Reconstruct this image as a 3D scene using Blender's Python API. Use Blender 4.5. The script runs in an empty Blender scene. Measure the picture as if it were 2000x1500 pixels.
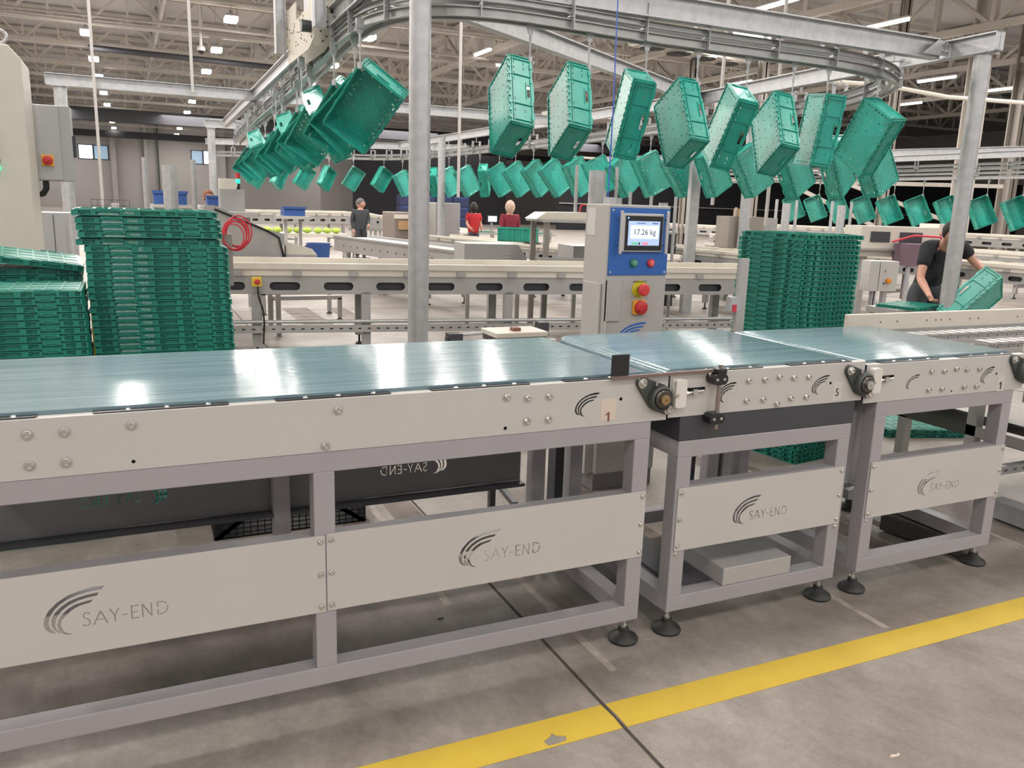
import bpy, bmesh, math, random
from mathutils import Vector, Matrix, Euler
from mathutils.geometry import tessellate_polygon
PI = math.pi
random.seed(7)
S = bpy.context.scene
C = S.collection

# ---------------------------------------------------------------- camera
cam_d = bpy.data.cameras.new('camera'); cam = bpy.data.objects.new('camera', cam_d); C.objects.link(cam)
YAW, PIT, ROL = .4375, -.2133, .0323
cy, sy, cp, sp = math.cos(YAW), math.sin(YAW), math.cos(PIT), math.sin(PIT)
fw = Vector((sy*cp, cy*cp, sp)); rt = Vector((cy, -sy, 0)); up = rt.cross(fw)
r2 = rt*math.cos(ROL)+up*math.sin(ROL); u2 = -rt*math.sin(ROL)+up*math.cos(ROL)
m = Matrix((r2, u2, -fw)).transposed().to_4x4(); m.translation = (0, -2.2108, 1.5)
cam.matrix_world = m
cam_d.sensor_width = 36; cam_d.lens = 1613.88/2000*36; cam_d.clip_end = 300
S.camera = cam
# ---------------------------------------------------------------- world, exposure
w = bpy.data.worlds.new('world'); S.world = w; w.use_nodes = True
bg = w.node_tree.nodes['Background']; bg.inputs[0].default_value = (.95, .92, .9, 1); bg.inputs[1].default_value = .62
S.view_settings.view_transform = 'Standard'; S.view_settings.look = 'None'
S.view_settings.gamma = 1; S.view_settings.use_curve_mapping = False; S.view_settings.exposure = 0.0

def area(loc, sx, sy_, power, col=(1, .95, .9), rot=(0, 0, 0)):
    l = bpy.data.lights.new('hall_light', 'AREA'); l.shape = 'RECTANGLE'; l.size = sx; l.size_y = sy_; l.energy = power; l.color = col
    o = bpy.data.objects.new('hall_light', l); C.objects.link(o); o.location = loc; o.rotation_euler = rot
    return o
# light of the hall's lamp rows (the lamps themselves are built further down)
for ix in range(-2, 7):
    for iy in range(-3, 7):
        area((-.6+5.1*ix, 1.5+7*iy, 7.3), .5, 1.6, 165 if iy < 1 else 330)
for iy in range(0, 5):
    for ix in range(-1, 3):
        area((6+16*ix if ix > -1 else -6, 55+12*iy, 7.3), 6, 2, 430)  # leftmost column added to brighten the left of the back wall
for iy in range(0, 10):      # upward lights added to brighten the roof, no fixtures behind them
    for ix in range(5): area((-1+10*ix, 3+10*iy, 7.4), 8, 8, 48, (1, .96, .93), (PI, 0, 0))

# ---------------------------------------------------------------- materials
M = {}
def mat(name, col, rough=.5, metal=0, noise=0, nscale=8, emis=None, stretch=None, bump=0, spec=None, alpha=None):
    if name in M: return M[name]
    a = bpy.data.materials.new(name); a.use_nodes = True; nt = a.node_tree; b = nt.nodes['Principled BSDF']
    b.inputs['Base Color'].default_value = (*col, 1); b.inputs['Roughness'].default_value = rough; b.inputs['Metallic'].default_value = metal
    if spec is not None: b.inputs['Specular IOR Level'].default_value = spec
    if emis: b.inputs['Emission Color'].default_value = (*emis[:3], 1); b.inputs['Emission Strength'].default_value = emis[3]
    if noise:
        tc = nt.nodes.new('ShaderNodeTexCoord'); mp = nt.nodes.new('ShaderNodeMapping'); n = nt.nodes.new('ShaderNodeTexNoise')
        nt.links.new(tc.outputs['Object'], mp.inputs[0]); nt.links.new(mp.outputs[0], n.inputs['Vector'])
        if stretch: mp.inputs['Scale'].default_value = stretch
        n.inputs['Scale'].default_value = nscale; n.inputs['Detail'].default_value = 6
        r = nt.nodes.new('ShaderNodeMapRange'); r.inputs[1].default_value = .25; r.inputs[2].default_value = .75
        r.inputs[3].default_value = 1-noise; r.inputs[4].default_value = 1+noise
        nt.links.new(n.outputs['Fac'], r.inputs[0])
        v = nt.nodes.new('ShaderNodeVectorMath'); v.operation = 'SCALE'; v.inputs[0].default_value = col
        nt.links.new(r.outputs[0], v.inputs['Scale']); nt.links.new(v.outputs[0], b.inputs['Base Color'])
        if bump:
            bp = nt.nodes.new('ShaderNodeBump'); bp.inputs['Strength'].default_value = bump; bp.inputs['Distance'].default_value = .01
            nt.links.new(n.outputs['Fac'], bp.inputs['Height']); nt.links.new(bp.outputs[0], b.inputs['Normal'])
    M[name] = a
    return a
white = mat('white_paint', (.465, .447, .425), .42, noise=.03, nscale=3)
grey = mat('grey_paint', (.315, .300, .315), .38, noise=.04, nscale=4)
dark = mat('anthracite', (.045, .045, .054), .45)
black = mat('black_plastic', (.012, .012, .014), .35)
rubber = mat('rubber', (.02, .019, .018), .55, noise=.3, nscale=30)
chrome = mat('bright_steel', (.62, .6, .57), .28, 1)
steel = mat('galvanised_steel', (.45, .45, .46), .42, .55, noise=.13, nscale=14)
steel2 = mat('galvanised_rail', (.38, .38, .378), .4, .6, noise=.1, nscale=9)
plate_g = mat('conveyor_steel', (.38, .37, .36), .4, .35, noise=.06, nscale=6)
cream = mat('cream_guard', (.60, .56, .49), .5, noise=.03)
creamcab = mat('cream_cabinet', (.50, .48, .42), .5, noise=.03)
cabgrey = mat('cabinet_grey', (.40, .39, .37), .5, noise=.03)
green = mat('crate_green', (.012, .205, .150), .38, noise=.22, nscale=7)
green_lit = mat('crate_green_lit', (.026, .33, .258), .34, noise=.2, nscale=7)  # lit copy of the crate green, brighter light put into the colour
green2 = mat('crate_green_dark', (.006, .12, .085), .4, noise=.15, nscale=7)
green3 = mat('crate_green_light', (.018, .30, .21), .36, noise=.15, nscale=5)
labelm = mat('crate_label', (.16, .30, .26), .5, noise=.3, nscale=60)
blue = mat('panel_blue', (.022, .115, .40), .45)
red = mat('button_red', (.50, .03, .035), .4)
yellow = mat('safety_yellow', (.72, .48, .03), .45)
orange = mat('switch_yellow', (.75, .36, .03), .45)
gbtn = mat('button_green', (.02, .20, .12), .4)
beige = mat('truss_paint', (.47, .435, .39), .55, noise=.05)
roofm = mat('roof_sheet', (.40, .385, .375), .7, noise=.12, nscale=.4)
wallm = mat('wall_panel', (.42, .40, .385), .75, noise=.05, nscale=.3)
wallg = mat('wall_dark_grey', (.055, .05, .05), .8, noise=.1, nscale=.3)
walld = mat('wall_black', (.012, .012, .015), .8)
duct = mat('duct_dark', (.05, .05, .06), .6)
bluecr = mat('crate_blue', (.03, .09, .30), .5)
skin = mat('skin', (.52, .27, .19), .55, noise=.06, nscale=20)
hairm = mat('hair_dark', (.018, .013, .01), .7, noise=.3, nscale=90)
blackcloth = mat('cloth_black', (.014, .014, .018), .85, noise=.25, nscale=14, bump=.3)
greycloth = mat('cloth_grey', (.045, .048, .055), .85, noise=.2, nscale=14, bump=.3)
redcloth = mat('cloth_red', (.42, .015, .02), .8, noise=.1)
winecloth = mat('cloth_wine', (.20, .015, .03), .8, noise=.1)
scarfm = mat('cloth_scarf', (.60, .42, .34), .8, noise=.2, nscale=25)
redtube = mat('hose_red', (.55, .03, .05), .4)
bluetube = mat('hose_blue', (.03, .10, .45), .4)
boxm = mat('cardboard', (.42, .26, .13), .8)
lampm = mat('lamp_tube', (1, 1, 1), .5, emis=(1, .97, .9, 9))
highbay = mat('lamp_highbay', (1, 1, 1), .5, emis=(1, .96, .86, 40))
screenm = mat('screen_light', (.3, .4, .6), .3, emis=(.50, .62, .95, .62))
screenw = mat('screen_white', (.6, .7, .8), .3, emis=(.66, .76, .95, .85))
ledb = mat('led_blue', (.1, .3, 1), .3, emis=(.1, .3, 1, 6))
ledg = mat('led_green', (.05, .9, .5), .3, emis=(.02, .9, .45, 1.2))
winm = mat('window_daylight', (.6, .75, 1), .3, emis=(.62, .76, 1, 2.6))
winb = mat('window_glass_blue', (.35, .5, .62), .2, emis=(.3, .45, .62, .5))
ink = mat('print_white', (.55, .62, .58), .6)
inkd = mat('print_dark', (.03, .028, .03), .6)
inkb = mat('print_brown', (.20, .08, .05), .6)
stick = mat('sticker_cream', (.58, .49, .41), .6)
jointm = mat('floor_joint', (.05, .042, .036), .9, noise=.3, nscale=40)
patchm = mat('floor_patch', (.27, .225, .19), .8)

# belt: teal with streaks along the running direction, glossy
def belt_mat():
    a = bpy.data.materials.new('belt_teal'); a.use_nodes = True; nt = a.node_tree; b = nt.nodes['Principled BSDF']
    tc = nt.nodes.new('ShaderNodeTexCoord'); mp = nt.nodes.new('ShaderNodeMapping'); mp.inputs['Scale'].default_value = (.7, 22, 1)
    n = nt.nodes.new('ShaderNodeTexNoise'); n.inputs['Scale'].default_value = 2.2; n.inputs['Detail'].default_value = 7
    nt.links.new(tc.outputs['Object'], mp.inputs[0]); nt.links.new(mp.outputs[0], n.inputs['Vector'])
    r = nt.nodes.new('ShaderNodeValToRGB'); r.color_ramp.elements[0].position = .3; r.color_ramp.elements[1].position = .72
    r.color_ramp.elements[0].color = (.13, .205, .235, 1); r.color_ramp.elements[1].color = (.21, .30, .33, 1)
    nt.links.new(n.outputs['Fac'], r.inputs[0]); nt.links.new(r.outputs[0], b.inputs['Base Color'])
    mr = nt.nodes.new('ShaderNodeMapRange'); mr.inputs[3].default_value = .10; mr.inputs[4].default_value = .20
    nt.links.new(n.outputs['Fac'], mr.inputs[0]); nt.links.new(mr.outputs[0], b.inputs['Roughness'])
    mp2 = nt.nodes.new('ShaderNodeMapping'); mp2.inputs['Scale'].default_value = (9, 70, 1)
    n2 = nt.nodes.new('ShaderNodeTexNoise'); n2.inputs['Scale'].default_value = 2; n2.inputs['Detail'].default_value = 3
    nt.links.new(tc.outputs['Object'], mp2.inputs[0]); nt.links.new(mp2.outputs[0], n2.inputs['Vector'])
    bp = nt.nodes.new('ShaderNodeBump'); bp.inputs['Strength'].default_value = .12; bp.inputs['Distance'].default_value = .004
    nt.links.new(n2.outputs['Fac'], bp.inputs['Height']); nt.links.new(bp.outputs[0], b.inputs['Normal'])
    return a
beltm = belt_mat()
def floor_mat():
    a = bpy.data.materials.new('concrete_floor'); a.use_nodes = True; nt = a.node_tree; b = nt.nodes['Principled BSDF']
    tc = nt.nodes.new('ShaderNodeTexCoord')
    def noise(sc, det=8, scale=(1, 1, 1), rough=.6):
        mp = nt.nodes.new('ShaderNodeMapping'); mp.inputs['Scale'].default_value = scale
        n = nt.nodes.new('ShaderNodeTexNoise'); n.inputs['Scale'].default_value = sc; n.inputs['Detail'].default_value = det; n.inputs['Roughness'].default_value = rough
        nt.links.new(tc.outputs['Object'], mp.inputs[0]); nt.links.new(mp.outputs[0], n.inputs['Vector']); return n
    n1 = noise(.9, 12, (1, .8, 1), .72); n2 = noise(38, 10, (1, 1, 1), .8); n3 = noise(5.5, 12, (1.3, 1, 1), .82)
    r = nt.nodes.new('ShaderNodeValToRGB'); e = r.color_ramp.elements
    e[0].position = .36; e[0].color = (.20, .170, .147, 1); e[1].position = .66; e[1].color = (.315, .282, .255, 1)
    nt.links.new(n1.outputs['Fac'], r.inputs[0])
    mr = nt.nodes.new('ShaderNodeMapRange'); mr.inputs[1].default_value = .3; mr.inputs[2].default_value = .7; mr.inputs[3].default_value = .84; mr.inputs[4].default_value = 1.14
    nt.links.new(n2.outputs['Fac'], mr.inputs[0])
    mr3 = nt.nodes.new('ShaderNodeMapRange'); mr3.inputs[1].default_value = .35; mr3.inputs[2].default_value = .65; mr3.inputs[3].default_value = .80; mr3.inputs[4].default_value = 1.10
    nt.links.new(n3.outputs['Fac'], mr3.inputs[0])
    mu = nt.nodes.new('ShaderNodeMath'); mu.operation = 'MULTIPLY'; nt.links.new(mr.outputs[0], mu.inputs[0]); nt.links.new(mr3.outputs[0], mu.inputs[1])
    v = nt.nodes.new('ShaderNodeVectorMath'); v.operation = 'SCALE'
    nt.links.new(r.outputs[0], v.inputs[0]); nt.links.new(mu.outputs[0], v.inputs['Scale']); nt.links.new(v.outputs[0], b.inputs['Base Color'])
    b.inputs['Roughness'].default_value = .5
    return a
floorm = floor_mat()

# ---------------------------------------------------------------- mesh builder
class MB:
    def __init__(s): s.v = []; s.f = []
    def add(s, vs, fs):
        o = len(s.v); s.v += [tuple(p) for p in vs]; s.f += [tuple(i+o for i in f) for f in fs]; return s
    def box(s, x0, x1, y0, y1, z0, z1):
        return s.add([(x, y, z) for z in (z0, z1) for x, y in ((x0, y0), (x1, y0), (x1, y1), (x0, y1))],
                     [(3, 2, 1, 0), (4, 5, 6, 7), (0, 1, 5, 4), (1, 2, 6, 5), (2, 3, 7, 6), (3, 0, 4, 7)])
    def bar(s, p, q, a, b, upv=(0, 0, 1)):      # rectangular bar from p to q, a wide, b high
        p = Vector(p); q = Vector(q); d = (q-p).normalized(); u = Vector(upv)
        if abs(d.dot(u)) > .98: u = Vector((0, 1, 0))
        sd = d.cross(u).normalized(); u = sd.cross(d)
        vs = [c+sd*i*a/2+u*j*b/2 for c in (p, q) for i, j in ((-1, -1), (1, -1), (1, 1), (-1, 1))]
        return s.add(vs, [(0, 1, 2, 3), (7, 6, 5, 4), (0, 4, 5, 1), (1, 5, 6, 2), (2, 6, 7, 3), (3, 7, 4, 0)])
    def cyl(s, p, q, r, n=14, r_2=None):
        r_2 = r if r_2 is None else r_2
        p = Vector(p); q = Vector(q); d = (q-p).normalized(); u = Vector((0, 0, 1)) if abs(d.z) < .9 else Vector((1, 0, 0))
        a = d.cross(u).normalized(); b = d.cross(a)
        vs = [c+(a*math.cos(2*PI*i/n)+b*math.sin(2*PI*i/n))*rr for c, rr in ((p, r), (q, r_2)) for i in range(n)]
        return s.add(vs, [tuple(range(n)), tuple(range(2*n-1, n-1, -1))]+[(i, i+n, (i+1) % n+n, (i+1) % n) for i in range(n)])
    def tube(s, pts, r, n=8, closed=False):
        pts = [Vector(p) for p in pts]; k = len(pts); base = len(s.v); prev = None
        for i, p in enumerate(pts):
            d = (pts[min(i+1, k-1)]-pts[max(i-1, 0)]).normalized()
            if prev is None:
                u = Vector((0, 0, 1)) if abs(d.z) < .9 else Vector((1, 0, 0)); a = d.cross(u).normalized()
            else: a = (prev-d*prev.dot(d)).normalized()
            prev = a; b = d.cross(a)
            s.v += [tuple(p+(a*math.cos(2*PI*j/n)+b*math.sin(2*PI*j/n))*r) for j in range(n)]
        for i in range(k-1):
            for j in range(n): s.f.append((base+i*n+j, base+i*n+(j+1) % n, base+(i+1)*n+(j+1) % n, base+(i+1)*n+j))
        s.f.append(tuple(base+j for j in range(n-1, -1, -1))); s.f.append(tuple(base+(k-1)*n+j for j in range(n)))
        return s
    def lathe(s, prof, c, axis='z', n=20):       # prof [(r,h)]
        base = len(s.v); k = len(prof)
        for r, h in prof:
            for j in range(n):
                a = 2*PI*j/n; x, y = r*math.cos(a), r*math.sin(a)
                q = {'z': (x, y, h), 'y': (x, h, y), 'x': (h, x, y)}[axis]
                s.v.append((c[0]+q[0], c[1]+q[1], c[2]+q[2]))
        for i in range(k-1):
            for j in range(n): s.f.append((base+i*n+j, base+i*n+(j+1) % n, base+(i+1)*n+(j+1) % n, base+(i+1)*n+j))
        s.f.append(tuple(base+j for j in range(n))); s.f.append(tuple(base+(k-1)*n+j for j in range(n)))
        return s
    def prism(s, poly, d0, d1, plane='xz'):      # poly of 2D points extruded along the third axis
        n = len(poly)
        def P(a, b, d): return {'xz': (a, d, b), 'xy': (a, b, d), 'yz': (d, a, b)}[plane]
        vs = [P(a, b, d0) for a, b in poly]+[P(a, b, d1) for a, b in poly]
        tr = tessellate_polygon([[Vector((a, b, 0)) for a, b in poly]])
        return s.add(vs, [tuple(t) for t in tr]+[tuple(i+n for i in reversed(t)) for t in tr]+[(i, (i+1) % n, (i+1) % n+n, i+n) for i in range(n)])
    def mesh(s, name):
        me = bpy.data.meshes.new(name); me.from_pydata(s.v, [], s.f); me.update()
        bm = bmesh.new(); bm.from_mesh(me); bmesh.ops.recalc_face_normals(bm, faces=bm.faces); bm.to_mesh(me); bm.free()
        return me
    def build(s, name, m, parent=None, smooth=False, bevel=0):
        me = s.mesh(name); me.materials.append(m)
        return link(name, me, parent, smooth, bevel)
def link(name, me, parent=None, smooth=False, bevel=0):
    o = bpy.data.objects.new(name, me); C.objects.link(o)
    if parent: o.parent = parent
    if smooth:
        for p in me.polygons: p.use_smooth = True
        e = o.modifiers.new('e', 'EDGE_SPLIT'); e.split_angle = math.radians(38)
    if bevel:
        b = o.modifiers.new('b', 'BEVEL'); b.width = bevel; b.segments = 2; b.limit_method = 'ANGLE'
    return o
def tag(o, label, cat, group=None, kind=None):
    o['label'] = label; o['category'] = cat
    if group: o['group'] = group
    if kind: o['kind'] = kind
    return o
def thing(name, label, cat, loc=(0, 0, 0), group=None, rz=0):
    o = bpy.data.objects.new(name, None); C.objects.link(o); o.location = loc; o.rotation_euler = (0, 0, rz); o.empty_display_size = .1
    return tag(o, label, cat, group)
def struct(o): o['kind'] = 'structure'; return o
def dup(root, M4, label, group=None):
    r = root.copy(); C.objects.link(r); r.matrix_world = M4; r['label'] = label
    if group: r['group'] = group
    for ch in root.children:
        c = ch.copy(); C.objects.link(c); c.parent = r; c.matrix_parent_inverse = ch.matrix_parent_inverse
        for g in ch.children:
            d = g.copy(); C.objects.link(d); d.parent = c
    return r
def holed(name, outer, holes, thick, m, parent=None, y=0, plane='xz'):
    # flat plate with real cut-outs; coordinates in the plane, thickness towards +third axis
    bm = bmesh.new(); E = []
    for loop in [outer]+holes:
        vs = [bm.verts.new((a, b, 0)) for a, b in loop]
        for i in range(len(vs)): E.append(bm.edges.new((vs[i], vs[(i+1) % len(vs)])))
    bmesh.ops.triangle_fill(bm, use_beauty=True, edges=E, normal=(0, 0, 1))
    fs = list(bm.faces); ex = bmesh.ops.extrude_face_region(bm, geom=fs)
    for e in ex['geom']:
        if isinstance(e, bmesh.types.BMVert): e.co.z += thick
    for v in bm.verts:
        a, b, d = v.co
        v.co = {'xz': (a, y+d, b), 'xy': (a, b, y+d), 'yz': (y+d, a, b)}[plane]
    bmesh.ops.recalc_face_normals(bm, faces=bm.faces)
    me = bpy.data.meshes.new(name); bm.to_mesh(me); bm.free(); me.materials.append(m)
    return link(name, me, parent)
def text(name, body, size, loc, rot, m, parent=None, align='CENTER', sx=1):
    cu = bpy.data.curves.new(name, 'FONT'); cu.body = body; cu.size = size; cu.align_x = align; cu.align_y = 'CENTER'; cu.extrude = .0004
    cu.resolution_u = 3
    t = bpy.data.objects.new(name, cu); C.objects.link(t)
    dg = bpy.context.evaluated_depsgraph_get(); me = bpy.data.meshes.new_from_object(t.evaluated_get(dg)); C.objects.unlink(t); bpy.data.objects.remove(t)
    me.materials.clear(); me.materials.append(m)
    o = bpy.data.objects.new(name, me); C.objects.link(o); o.location = loc; o.rotation_euler = rot; o.scale = (sx, 1, 1)
    if parent: o.parent = parent
    return o
FR = (PI/2, 0, 0)   # text facing -Y
def ordw(i): return ['first', 'second', 'third', 'fourth', 'fifth', 'sixth', 'seventh', 'eighth', 'ninth', 'tenth', 'eleventh', 'twelfth', 'thirteenth', 'fourteenth', 'fifteenth', 'sixteenth', 'seventeenth', 'eighteenth', 'nineteenth', 'twentieth', 'twenty-first', 'twenty-second', 'twenty-third', 'twenty-fourth', 'twenty-fifth', 'twenty-sixth', 'twenty-seventh', 'twenty-eighth', 'twenty-ninth', 'thirtieth'][i]

# ================================================================ SETTING
fl = MB().box(-30, 75, -10, 120, -.1, 0).build('floor', floorm); struct(fl)
rf = MB().box(-30, 75, -10, 120, 9.6, 9.8).build('ceiling', roofm); struct(rf)
# back wall with window openings
def wallholes(): return [[(-3.9, 6.2), (-1.05, 6.2), (-1.05, 4.72), (-3.9, 4.72)], [(6.9, 6.2), (9.4, 6.2), (9.4, 4.72), (6.9, 4.72)]]
wb = holed('wall_back', [(-30, 0), (75, 0), (75, 9.6), (-30, 9.6)], [[(a+1*0, b) for a, b in h] for h in wallholes()], .3, wallm, y=96); struct(wb)
wl = MB().box(-12.3, -12, -10, 120, 0, 9.6).build('wall_left', wallm); struct(wl)
wr = MB().box(74, 74.3, -10, 120, 0, 9.6).build('wall_right', wallm); struct(wr)
for k, (x0, x1, z0, z1) in enumerate([(-3.9, -1.05, 4.72, 6.2), (6.9, 9.4, 4.72, 6.2)]):
    f = MB()
    for a, b in ((x0, x0+.1), (x1-.1, x1), ((x0+x1)/2-.08, (x0+x1)/2+.08)): f.box(a, b, 95.95, 96.1, z0, z1)
    f.box(x0, x1, 95.95, 96.1, z0, z0+.08); f.box(x0, x1, 95.95, 96.1, z1-.08, z1)
    fo = struct(f.build('window_%d' % (k+1), dark))
    xm = (x0+x1)/2
    MB().box(x0+.1, xm-.08, 96.02, 96.05, z0+.08, z1-.08).build('pane', winm if k == 0 else winb, fo)
    MB().box(xm+.08, x1-.1, 96.02, 96.05, z0+.08, z1-.08).build('pane', winb if k == 0 else winm, fo)
# wall columns and pipes on the back wall
tr = [0]
def trim(mb, m, smooth=False):
    tr[0] += 1; return struct(mb.build('trim_%d' % tr[0], m, None, smooth))
for x, wd, mm in [(-.9, .5, wallm), (3.6, .12, dark), (2.3, .3, wallm), (9.8, .6, wallm)]:
    trim(MB().box(x, x+wd, 95.4, 95.9, 0, 9), mm)
# partition walls to the dark part of the hall
trim(MB().box(13.2, 20, 60, 60.3, 0, 4.6), mat('partition_grey', (.22, .205, .20), .8))
trim(MB().box(19.8, 34, 59.4, 59.7, 0, 4.7), wallg)
wd = MB().box(26, 72, 47, 47.3, 0, 4.6).box(14.6, 26.2, 56, 56.3, 0, 5.0).build('wall_dark', walld); struct(wd)
trim(MB().box(26, 72, 46.8, 47, 4.6, 4.75).box(26, 72, 46.9, 47, 1.7, 1.75), beige)
# floor joints and yellow line
trim(MB().box(1.248, 1.259, -6, 14, 0, .0012), jointm)
trim(MB().box(-30, 30, 9.2, 9.212, 0, .0012).box(7.25, 7.262, -6, 30, 0, .0012).box(-4.75, -4.738, -6, 30, 0, .0012).box(13.3, 13.31, -6, 40, 0, .0012), jointm)
yl = holed('floor_line', [(-8, -.395), (1.246, -.395), (1.2495, -.34), (1.246, -.2716), (-8, -.2716)][::1], [[(1.005, -.385), (1.03, -.387), (1.065, -.382), (1.072, -.365), (1.045, -.352), (1.04, -.338), (1.025, -.352), (1.0, -.362)]], .0015, mat('line_yellow', (.52, .36, .035), .55, noise=.07, nscale=5), y=.0, plane='xy')
yl2 = MB().prism([(1.262, -.395), (14, -.395), (14, -.2716), (1.2605, -.2716), (1.264, -.33)], 0, .0015, 'xy').build('floor_line', M['line_yellow'])
tag(yl, 'yellow painted floor line left of the dark joint, with a chipped patch', 'floor marking'); tag(yl2, 'yellow painted floor line right of the dark floor joint', 'floor marking')
# faded stripes on the floor running away from the conveyor
fs_ = MB()
for x, y0, y1, wdt in [(1.02, .5, 1.9, .03), (1.37, -.12, 1.3, .03), (2.48, -.25, .9, .03), (2.95, .1, 1.4, .04), (3.75, -.1, 1.2, .03)]: fs_.box(x, x+wdt, y0, y1, 0, .0008)
struct(fs_.build('trim_90', mat('floor_faded_line', (.34, .30, .265), .7, noise=.25, nscale=25)))
sm = MB()  # darker flat stripes on the floor
for x, y0, y1, wdt in [(.85, .7, 2.2, .13), (1.1, .7, 2, .14), (2.05, .3, 1.6, .16), (3.05, .2, 2.2, .12), (3.3, .2, 2.4, .06), (1.9, 7.6, 9.5, .35), (2.5, 7.4, 9.4, .25)]: sm.box(x, x+wdt, y0, y1, 0, .0006)
struct(sm.build('trim_91', mat('floor_dark_stripe', (.14, .11, .095), .7, noise=.5, nscale=6)))
# bits of litter
for (x, y, sz, mm, lb) in [(.84, .28, .035, stick, 'pale crumpled scrap lying on the floor under the long conveyor'), (.97, .42, .012, inkd, 'small black crumb on the floor under the long conveyor'), (.86, .66, .016, ink, 'tiny white scrap on the floor behind the lower beam of the long conveyor'), (1.9, -.8, .02, stick, 'tiny pale scrap on the floor in front of the yellow line')]:
    q = MB().prism([(x-sz, y), (x-sz*.3, y+sz*.35), (x+sz*.5, y+sz*.1), (x+sz, y+sz*.3), (x+sz*.9, y-sz*.2), (x, y-sz*.25)], 0, .004, 'xy').build('litter_scrap', mm)
    tag(q, lb, 'litter')

# ---------------------------------------------------------------- roof trusses
def truss_x(y, x0, x1, zb=7.9, zt=9.35, m=None, ph=0):
    t = MB(); t.box(x0, x1, y-.09, y+.09, zb, zb+.18); t.box(x0, x1, y-.09, y+.09, zt, zt+.16)
    x = x0+ph; i = 0
    while x < x1-1.4:
        a, b = (zb+.1, zt+.05) if i % 2 == 0 else (zt+.05, zb+.1)
        t.bar((x, y, a), (x+1.4, y, b), .09, .09); t.bar((x, y, zb+.1), (x, y, zt), .08, .08); x += 1.4; i += 1
    return trim(t, m or beige)
def truss_y(x, y0, y1, zb=7.7, zt=9.3, m=None, st=2.2, wdt=.22):
    t = MB(); t.box(x-wdt/2, x+wdt/2, y0, y1, zb, zb+.22); t.box(x-wdt/2, x+wdt/2, y0, y1, zt, zt+.18)
    y = y0; i = 0
    while y < y1-st:
        a, b = (zb+.1, zt+.05) if i % 2 == 0 else (zt+.05, zb+.1)
        t.bar((x, y, a), (x, y+st, b), .14, .14); t.bar((x, y, zb+.1), (x, y, zt), .18, .18); y += st; i += 1
    return trim(t, m or beige)
for k in range(13): truss_x(24+6.2*k, -12, 16 if k < 1 else 60, 7.9+.05*(k % 2))
for x in (14.5, 20.5, 26.5, 33, 40, 47): truss_y(x, 9, 60)
for x in (-6.5, 1.8, 7.0): truss_y(x, 24, 95, 8.3, 9.3, roofm, 3.1, .12)
for k in range(14):   # purlins
    trim(MB().box(-12, 60, 12+6.2*k, 12.14+6.2*k, 9.2, 9.4), beige)
# cable trays and pipes under the roof
trim(MB().cyl((-.9, 37.8, 7.25), (9, 38.6, 7.25), .12), duct, True)
trim(MB().box(-12, 60, 68, 68.9, 6.6, 7.5), duct)
trim(MB().box(-12, 60, 88, 88.9, 6.6, 7.2), duct)
trim(MB().cyl((-12, 26.5, 7.35), (14, 26.5, 7.35), .045, 8).cyl((-12, 31, 7.3), (14, 31, 7.3), .045, 8).cyl((-12, 34, 7.6), (14, 34, 7.6), .04, 8).cyl((6, 22, 7.0), (26, 22.6, 7.0), .05, 8), wallm, True)
trim(MB().tube([(15.5, 14, 4.7), (16.94, 13.2, 4.6), (18.3, 12.5, 4.38), (20.5, 11.6, 4.3), (24, 10.5, 4.3)], .05), cream, True)
for x, y in [(10.5, 52), (21, 38), (30, 38)]: trim(MB().box(x, x+5, y, y+2, 6.2, 6.5).box(x+1, x+1.1, y+1, y+1.1, 6.5, 8), beige)

# ---------------------------------------------------------------- steel columns
def hcol(x, y, z1, m, s=.35):
    return trim(MB().box(x-s/2, x+s/2, y-s/2, y-s/2+.05, 0, z1).box(x-s/2, x+s/2, y+s/2-.05, y+s/2, 0, z1).box(x-.03, x+.03, y-s/2, y+s/2, 0, z1), m)
colm = mat('column_brown', (.26, .235, .205), .6)
hcol(20.9, 26.4, 9.3, colm, .28); hcol(23.4, 25.2, 9.3, colm, .32); hcol(25.6, 20.6, 9.3, colm, .28); hcol(28.5, 19.6, 9.3, beige, .55); hcol(33, 21, 9.3, colm, .5)
trim(MB().bar((24.6, 24, 3.4), (30, 20.5, 1.2), .15, .15).bar((22.5, 24, 3.2), (27.5, 21, .6), .15, .15).bar((20, 24.2, 2.7), (31, 19.8, 2.8), .15, .15), beige)

# ================================================================ LAMPS
hb0 = None; n = 0
for row, (x0, dx, ys) in enumerate([(-.9, .010, [35.4, 42.4, 48.8, 56.9, 64.6, 72.6, 80, 88]), (3.75, .026, [29.6, 36.4, 43.2, 49.8, 58.1, 66.1, 73.7, 83.2, 92]), (8.7, .045, [30, 37.4, 44, 51.5, 59.1, 68.2, 79])]):
    for k, y in enumerate(ys):
        side = ['leftmost', 'middle', 'rightmost'][row]
        lb = 'white high bay lamp, %s from the front in the %s row under the roof' % (ordw(k), side)
        if hb0 is None:
            hb0 = thing('highbay_lamp', lb, 'lamp', (x0, y, 7.5), 'high bay lamps')
            MB().box(-.2, .2, -.3, .3, -.14, 0).build('lamp_glass', highbay, hb0)
            MB().box(-.2, .2, -.32, .32, 0, .07).box(-.05, .05, -.1, .1, .07, .22).build('housing', white, hb0)
            MB().cyl((0, 0, .2), (0, 0, 2.15), .012, 6).build('suspension_rod', steel, hb0)
        else:
            dup(hb0, Matrix.Translation((x0+dx*(y-ys[0]), y, 7.5)), lb, 'high bay lamps')
tl0 = None
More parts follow.
